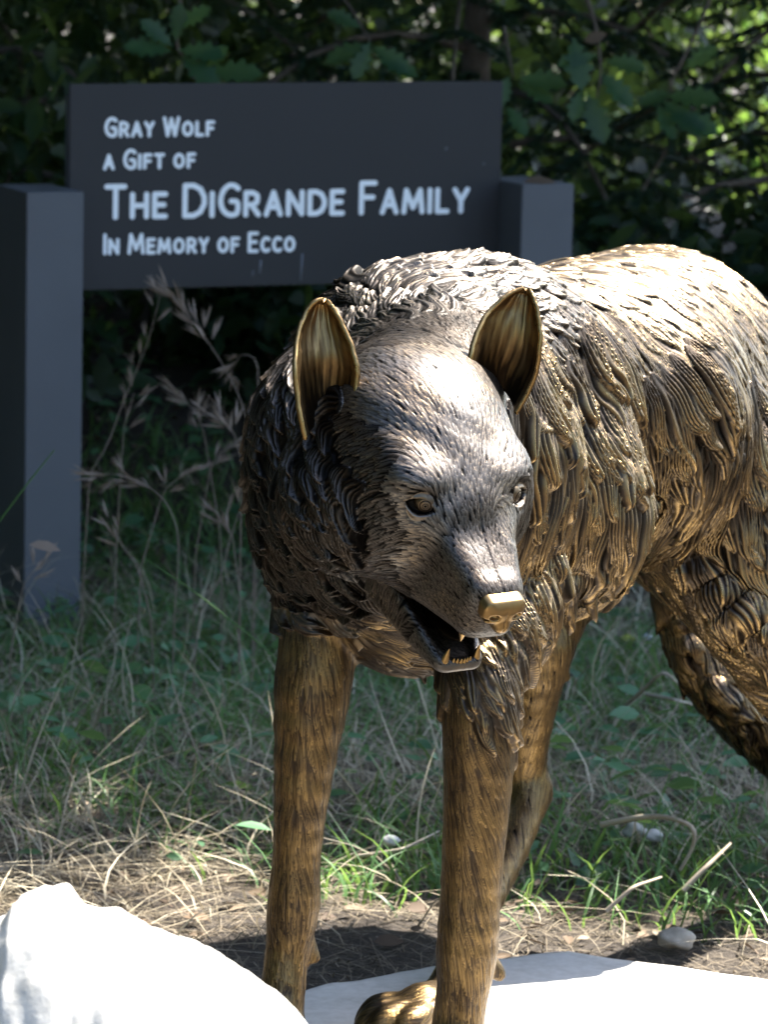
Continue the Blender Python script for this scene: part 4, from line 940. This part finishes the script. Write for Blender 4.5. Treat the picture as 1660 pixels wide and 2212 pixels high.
# ------------------------------------------------------------------ shrubs, conifer and trees behind the sign
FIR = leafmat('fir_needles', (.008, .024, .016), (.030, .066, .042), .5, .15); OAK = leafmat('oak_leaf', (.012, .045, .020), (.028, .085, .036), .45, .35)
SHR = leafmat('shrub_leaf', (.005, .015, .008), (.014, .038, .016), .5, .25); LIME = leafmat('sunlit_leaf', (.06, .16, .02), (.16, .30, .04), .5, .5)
def fir(base, Htot, branches, label, spread=1.3, dens=1.0, lowest=.05):
    base = np.array(base, float); root = empty('fir_tree', base, label, 'fir tree')
    v, f = tube([base, base + [0.02, 0, Htot * .5], base + [0, .03, Htot]], .045, .01, 10); keep(mesh_np('trunk', v, f, BARK.m), root)
    parts, P, D, N, S = [], [], [], [], []
    for k in range(branches):
        h = lowest + (Htot - lowest) * (k / branches) ** 1.5; a = k * 2.4 + rng.uniform(-.3, .3); L = spread * (1 - h / Htot) ** .7 * rng.uniform(.75, 1.1); d = np.array([math.cos(a), math.sin(a), 0])
        t = np.linspace(0, 1, 9); c = base + np.outer(t * L, d); c[:, 2] += h + .12 * L * np.sin(t * 2.2) - .55 * L * t ** 2.2
        parts.append(tube(c, .012, .003, 5)); s = np.array([-d[1], d[0], 0])
        for i in range(1, 9):
            for sd in (-1, 1):
                ll = L * .42 * (1.05 - t[i]) + .05; dd = unit((d * .8 + s * sd * .8 + np.array([0, 0, -.35]))[None])[0]; tt = np.linspace(0, 1, 5); cc = c[i] + np.outer(tt * ll, dd); cc[:, 2] -= .10 * ll * tt ** 2
                nn = int((110 + 420 * ll) * dens); q = rng.random(nn); P.append(c[i] + np.outer(q * ll, dd) - np.outer(q * q * .1 * ll, [0, 0, 1])); sg = rng.choice([-1, 1], nn)[:, None]
                pr = unit(np.cross(dd, [0, 0, 1])[None]); D.append(unit(dd[None] * .7 + sg * pr * .9 + rng.normal(0, .18, (nn, 3)))); N.append(np.tile([0, 0, 1.], (nn, 1)) + rng.normal(0, .35, (nn, 3))); S.append(rng.uniform(.024, .042, nn))
    v, f = merge(parts); keep(mesh_np('branches', v, f, BARK.m), root)
    V_, F_, k_ = stamp(*LT['frond'], np.concatenate(P), np.concatenate(D), np.concatenate(N), np.concatenate(S)); o = mesh_np('crown', V_, F_, FIR.m, smooth=False)
    setattr_(o, 'rnd', np.repeat(rng.random(len(V_) // k_), k_)); keep(o, root); return root
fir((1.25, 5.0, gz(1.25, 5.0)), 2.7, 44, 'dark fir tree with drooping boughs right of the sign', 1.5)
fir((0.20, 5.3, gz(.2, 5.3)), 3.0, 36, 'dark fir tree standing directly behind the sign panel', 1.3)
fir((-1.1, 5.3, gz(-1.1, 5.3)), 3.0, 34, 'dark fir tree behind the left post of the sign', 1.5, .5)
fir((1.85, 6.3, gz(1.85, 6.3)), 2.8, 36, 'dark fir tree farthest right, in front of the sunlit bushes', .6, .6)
def shrub(name, base, size, n, s0, s1, mat, kind, label, cat='shrub', nst=9):
    base = np.array(base, float); size = np.array(size, float); root = empty(name, base, label, cat); parts = []; tips = []
    for k in range(nst):
        a = rng.uniform(0, 6.28); r = rng.uniform(.2, .95); tip = base + np.array([math.cos(a) * r * size[0], math.sin(a) * r * size[1], size[2] * rng.uniform(.6, 1.0)]); mid = base * .5 + tip * .5 + rng.normal(0, .05, 3) * size; pth = curve([base, mid, tip], 10)
        parts.append(tube(pth, .009, .003, 5)); tips.append(pth[3:])
    v, f = merge(parts); keep(mesh_np('stems', v, f, BARK.m), root); tips = np.concatenate(tips)
    nc = max(n // 12, 1); cc = tips[rng.integers(0, len(tips), nc)] + rng.normal(0, .17, (nc, 3)) * size; cc[:, 2] = np.maximum(cc[:, 2], base[2] + .02)
    P = np.repeat(cc, 12, 0) + rng.normal(0, .055, (nc * 12, 3)) * size.mean(); D = rng.normal(0, 1, P.shape) + [0, -.3, -.2]; N = rng.normal(0, .7, P.shape) + [0, -.5, .9]
    leaves('foliage', kind, P, D, N, rng.uniform(s0, s1, len(P)), mat, root); return root
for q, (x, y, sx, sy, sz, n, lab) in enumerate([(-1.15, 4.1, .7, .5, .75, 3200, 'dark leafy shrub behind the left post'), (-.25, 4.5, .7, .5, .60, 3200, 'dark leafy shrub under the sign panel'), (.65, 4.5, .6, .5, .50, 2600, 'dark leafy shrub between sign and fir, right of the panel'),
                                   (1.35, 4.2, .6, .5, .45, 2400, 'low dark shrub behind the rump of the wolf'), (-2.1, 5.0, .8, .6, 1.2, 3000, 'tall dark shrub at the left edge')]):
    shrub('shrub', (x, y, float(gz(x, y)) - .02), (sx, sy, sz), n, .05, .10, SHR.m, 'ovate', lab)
# young oak sprigs with big lobed leaves
def sprig(stem, Y, lv, label, size=1.0):
    P = curve([W(x, y, Y + dy) for x, y, dy in stem], 16); root = empty('oak_branch', P[0], label, 'oak branch'); v, f = tube(P, .005, .002, 6); keep(mesh_np('stem', v, f, BARK.m), root)
    for (x, y, dx, dy, L) in lv:
        p = W(x, y, Y - .02); d = CR * dx - CU * dy - np.array([0, .25, 0]) * math.hypot(dx, dy); n = np.array([rng.normal(0, .25), -1.0, .75]); o = leaves('leaf', 'oak', p[None], unit(d[None]), n[None], np.array([L * size]), OAK.m, root)
sprig([(395, -60, .2), (385, 40, .1), (380, 110, 0), (440, 160, 0)], 3.6, [(370, 112, -60, -10, .10), (372, 100, -50, -45, .085), (378, 90, 10, -60, .08), (385, 108, 60, 5, .10), (392, 122, 45, 35, .11), (445, 158, 62, -2, .12), (440, 150, 40, -40, .07), (385, 60, 45, -30, .08)],
      'oak branch with lobed blue-green leaves hanging above the sign')
sprig([(700, -60, .2), (760, 20, .1), (800, 90, 0)], 3.8, [(795, 95, -50, 20, .10), (800, 90, -20, 45, .09), (805, 100, 45, 30, .10), (780, 60, -40, -20, .08), (820, 130, 55, 20, .09)], 'oak branch above the right half of the sign')
sprig([(1250, -60, .2), (1290, 60, .1), (1300, 160, 0), (1290, 210, 0)], 4.0, [(1270, 200, 20, 60, .12), (1260, 190, -15, 45, .08), (1300, 160, 40, 40, .10), (1290, 120, -50, 10, .09), (1240, 80, 10, 60, .12), (1310, 130, 50, 10, .09)], 'oak branch with a long leaf pointing down right of the sign')
sprig([(1560, -60, .2), (1500, 80, .1), (1450, 180, 0), (1440, 220, 0)], 4.2, [(1430, 215, 50, 40, .13), (1440, 210, 60, 0, .12), (1450, 200, -50, 15, .08), (1460, 240, 50, 25, .11), (1480, 150, 40, -30, .09), (1420, 225, 30, 55, .09)], 'oak branch with broad leaves left of the sunlit bushes')
sprig([(1090, 60, .2), (1100, 120, .1), (1110, 170, 0)], 4.1, [(1120, 170, 60, 5, .11), (1120, 180, 50, 25, .09), (1100, 165, -20, 50, .08), (1095, 230, 30, 40, .08)], 'small oak branch at the upper right corner of the sign')
def lone_leaf(px, py, Y, dx, dy, L, n, mat, label, kind='ovate'):
    p = W(px, py, Y); o = leaves('dead_leaf', kind, p[None], unit((CR * dx - CU * dy)[None]), np.array([n], float), np.array([L]), mat); tag(recentre(o, p), label, 'leaf')
lone_leaf(1130, 393, 2.98, 1, -.05, .065, (0, -.5, 1), LITTER.m, 'curled tan dead leaf lying on top of the right post')
lone_leaf(1262, 90, 4.0, .8, -.3, .055, (0, -1, .3), LITTER.m, 'brown dead leaf caught in the oak branch above the fir')
lone_leaf(62, 1176, 1.7, 1, .12, .05, (0, -.6, 1), BROME.m, 'pale yellow grass blade tip in front of the left post')
# sunlit bushes far to the right
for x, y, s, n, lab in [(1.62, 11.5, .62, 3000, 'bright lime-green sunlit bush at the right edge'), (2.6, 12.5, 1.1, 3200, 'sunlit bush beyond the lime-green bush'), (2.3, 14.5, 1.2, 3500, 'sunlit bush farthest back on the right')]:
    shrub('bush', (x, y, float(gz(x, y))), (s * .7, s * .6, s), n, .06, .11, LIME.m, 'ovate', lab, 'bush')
# shade tree: its crown hangs over the sign and the grass
def big_tree(base, crowns, n, label, tr=.16, topz=2.9):
    base = np.array(base, float); root = empty('oak_tree', base, label, 'oak tree'); parts = [tube(curve([base, base + [-.05, .02, topz * .5], base + [-.1, 0, topz]], 12), tr, tr * .6, 12)]; lim = []
    for c, s in crowns:
        c = np.array(c, float)
        for k in range(4):
            e = c + rng.normal(0, .4, 3) * s; p0 = base + [-.1, 0, topz * rng.uniform(.7, 1)]; lim.append(tube(curve([p0, p0 * .5 + e * .5 + [0, 0, .25], e], 12), .05, .012, 7))
    v, f = merge(parts); keep(mesh_np('trunk', v, f, BARK.m), root); v, f = merge(lim); keep(mesh_np('limbs', v, f, BARK.m), root); P = []
    for c, s in crowns:
        m = n // len(crowns); q = rng.normal(0, 1, (m // 14, 3)); q = unit(q) * rng.random((m // 14, 1)) ** .45; P.append(np.repeat(np.array(c) + q * s, 14, 0) + rng.normal(0, .11, (m // 14 * 14, 3)))
    P = np.concatenate(P); leaves('crown', 'flat', P, rng.normal(0, 1, P.shape), rng.normal(0, .6, P.shape) + [0, 0, 1], rng.uniform(.12, .19, len(P)), SHR.m, root)
big_tree((3.6, 4.6, float(gz(3.6, 4.6))), [((1.1, 3.2, 3.2), (1.3, 1.2, .5)), ((3.0, 3.2, 3.1), (1.3, 1.25, .5)), ((.6, 5.2, 3.4), (1.3, 1.3, .6)), ((2.8, 5.4, 3.5), (1.4, 1.4, .6)), ((4.4, 4.4, 3.3), (1.2, 1.4, .5)), ((1.9, 4.2, 3.9), (2.0, 1.6, .5)), ((2.3, 2.5, 2.75), (.9, .5, .22)), ((-.3, 2.4, 2.8), (.8, .55, .28)), ((.75, 2.7, 2.8), (.55, .38, .2))], 28000, 'large oak tree whose crown shades the sign and the grass')
big_tree((-2.4, 7.2, float(gz(-2.4, 7.2))), [((-.6, 6.2, 3.6), (1.5, 1.5, .7)), ((1.2, 7.4, 3.7), (1.5, 1.2, .7)), ((-1.9, 5.0, 3.3), (1.2, 1.4, .6)), ((-1.5, 7.5, 3.0), (1.6, 1.2, 1.0)), ((-.6, 4.2, 3.3), (1.1, 1.1, .5)), ((-1.7, 2.6, 3.2), (1.0, 1.1, .5)), ((-3.0, 3.8, 3.4), (1.2, 1.4, .6)), ((2.6, 8.2, 3.6), (1.4, 1.3, .6)), ((.9, 9.2, 3.7), (1.5, 1.2, .7)), ((-1.2, 9.0, 3.6), (1.5, 1.2, .7)), ((-1.8, .6, 3.3), (.8, 1.2, .5)), ((-2.0, -1.2, 3.3), (.8, 1.0, .5))], 27000, 'dark oak tree behind the firs on the left')
# woodland closing the view
def mass(name, boxes, s0, s1, label, cat, mat):
    P = []
    for (x0, x1, y0, y1, z0, z1, n) in boxes:
        q = np.stack([rng.uniform(x0, x1, n // 10), rng.uniform(y0, y1, n // 10), z0 + (z1 - z0) * rng.random(n // 10) ** .9], 1); q[:, 2] += .35 * vnoise(q[:, 0], q[:, 1], 1.1, 41) * (z1 - z0) * .6
        P.append(np.repeat(q, 10, 0) + rng.normal(0, .14, (len(q) * 10, 3)))
    P = np.concatenate(P); P[:, 2] = np.maximum(P[:, 2], gz(P[:, 0], P[:, 1]))
    o = leaves(name, 'flat', P, rng.normal(0, 1, P.shape), rng.normal(0, .7, P.shape) + [0, 0, .7], rng.uniform(s0, s1, len(P)), mat); return tag(o, label, cat, kind='stuff')
mass('woodland', [(-5, 1.0, 7.6, 9.2, 0, 2.4, 16000), (-5, .6, 6.2, 7.4, 0, 1.3, 8000), (-5, 1.2, 10.5, 13, 0, 3.2, 14000), (.9, 1.35, 8.6, 9.6, .3, 1.6, 900), (1.0, 6, 17, 19, 0, 3.2, 9000), (-7, 1.3, 15.5, 17.5, 0, 3.2, 11000)], .08, .15, 'dark woodland closing the view behind the sign', 'woodland', SHR.m)
mass('forest_canopy', [(-4.5, 4.0, 3.2, 10.3, 3.7, 4.3, 18000), (-4.5, 1.5, 10.3, 15.5, 3.7, 4.3, 10000)], .2, .3, 'leaf canopy high over the woodland', 'canopy', SHR.m)
mass('thicket', [(-3.6, -2.2, -6, 5.5, 0, 4.2, 24000), (-7, 9, -11, -9.5, 0, 4.5, 12000), (5.5, 7.0, -8, 3, 0, 3.0, 8000)], .16, .28, 'dark tall thicket around the clearing', 'thicket', SHR.m)
print('setting', round(time.time() - T0, 1))
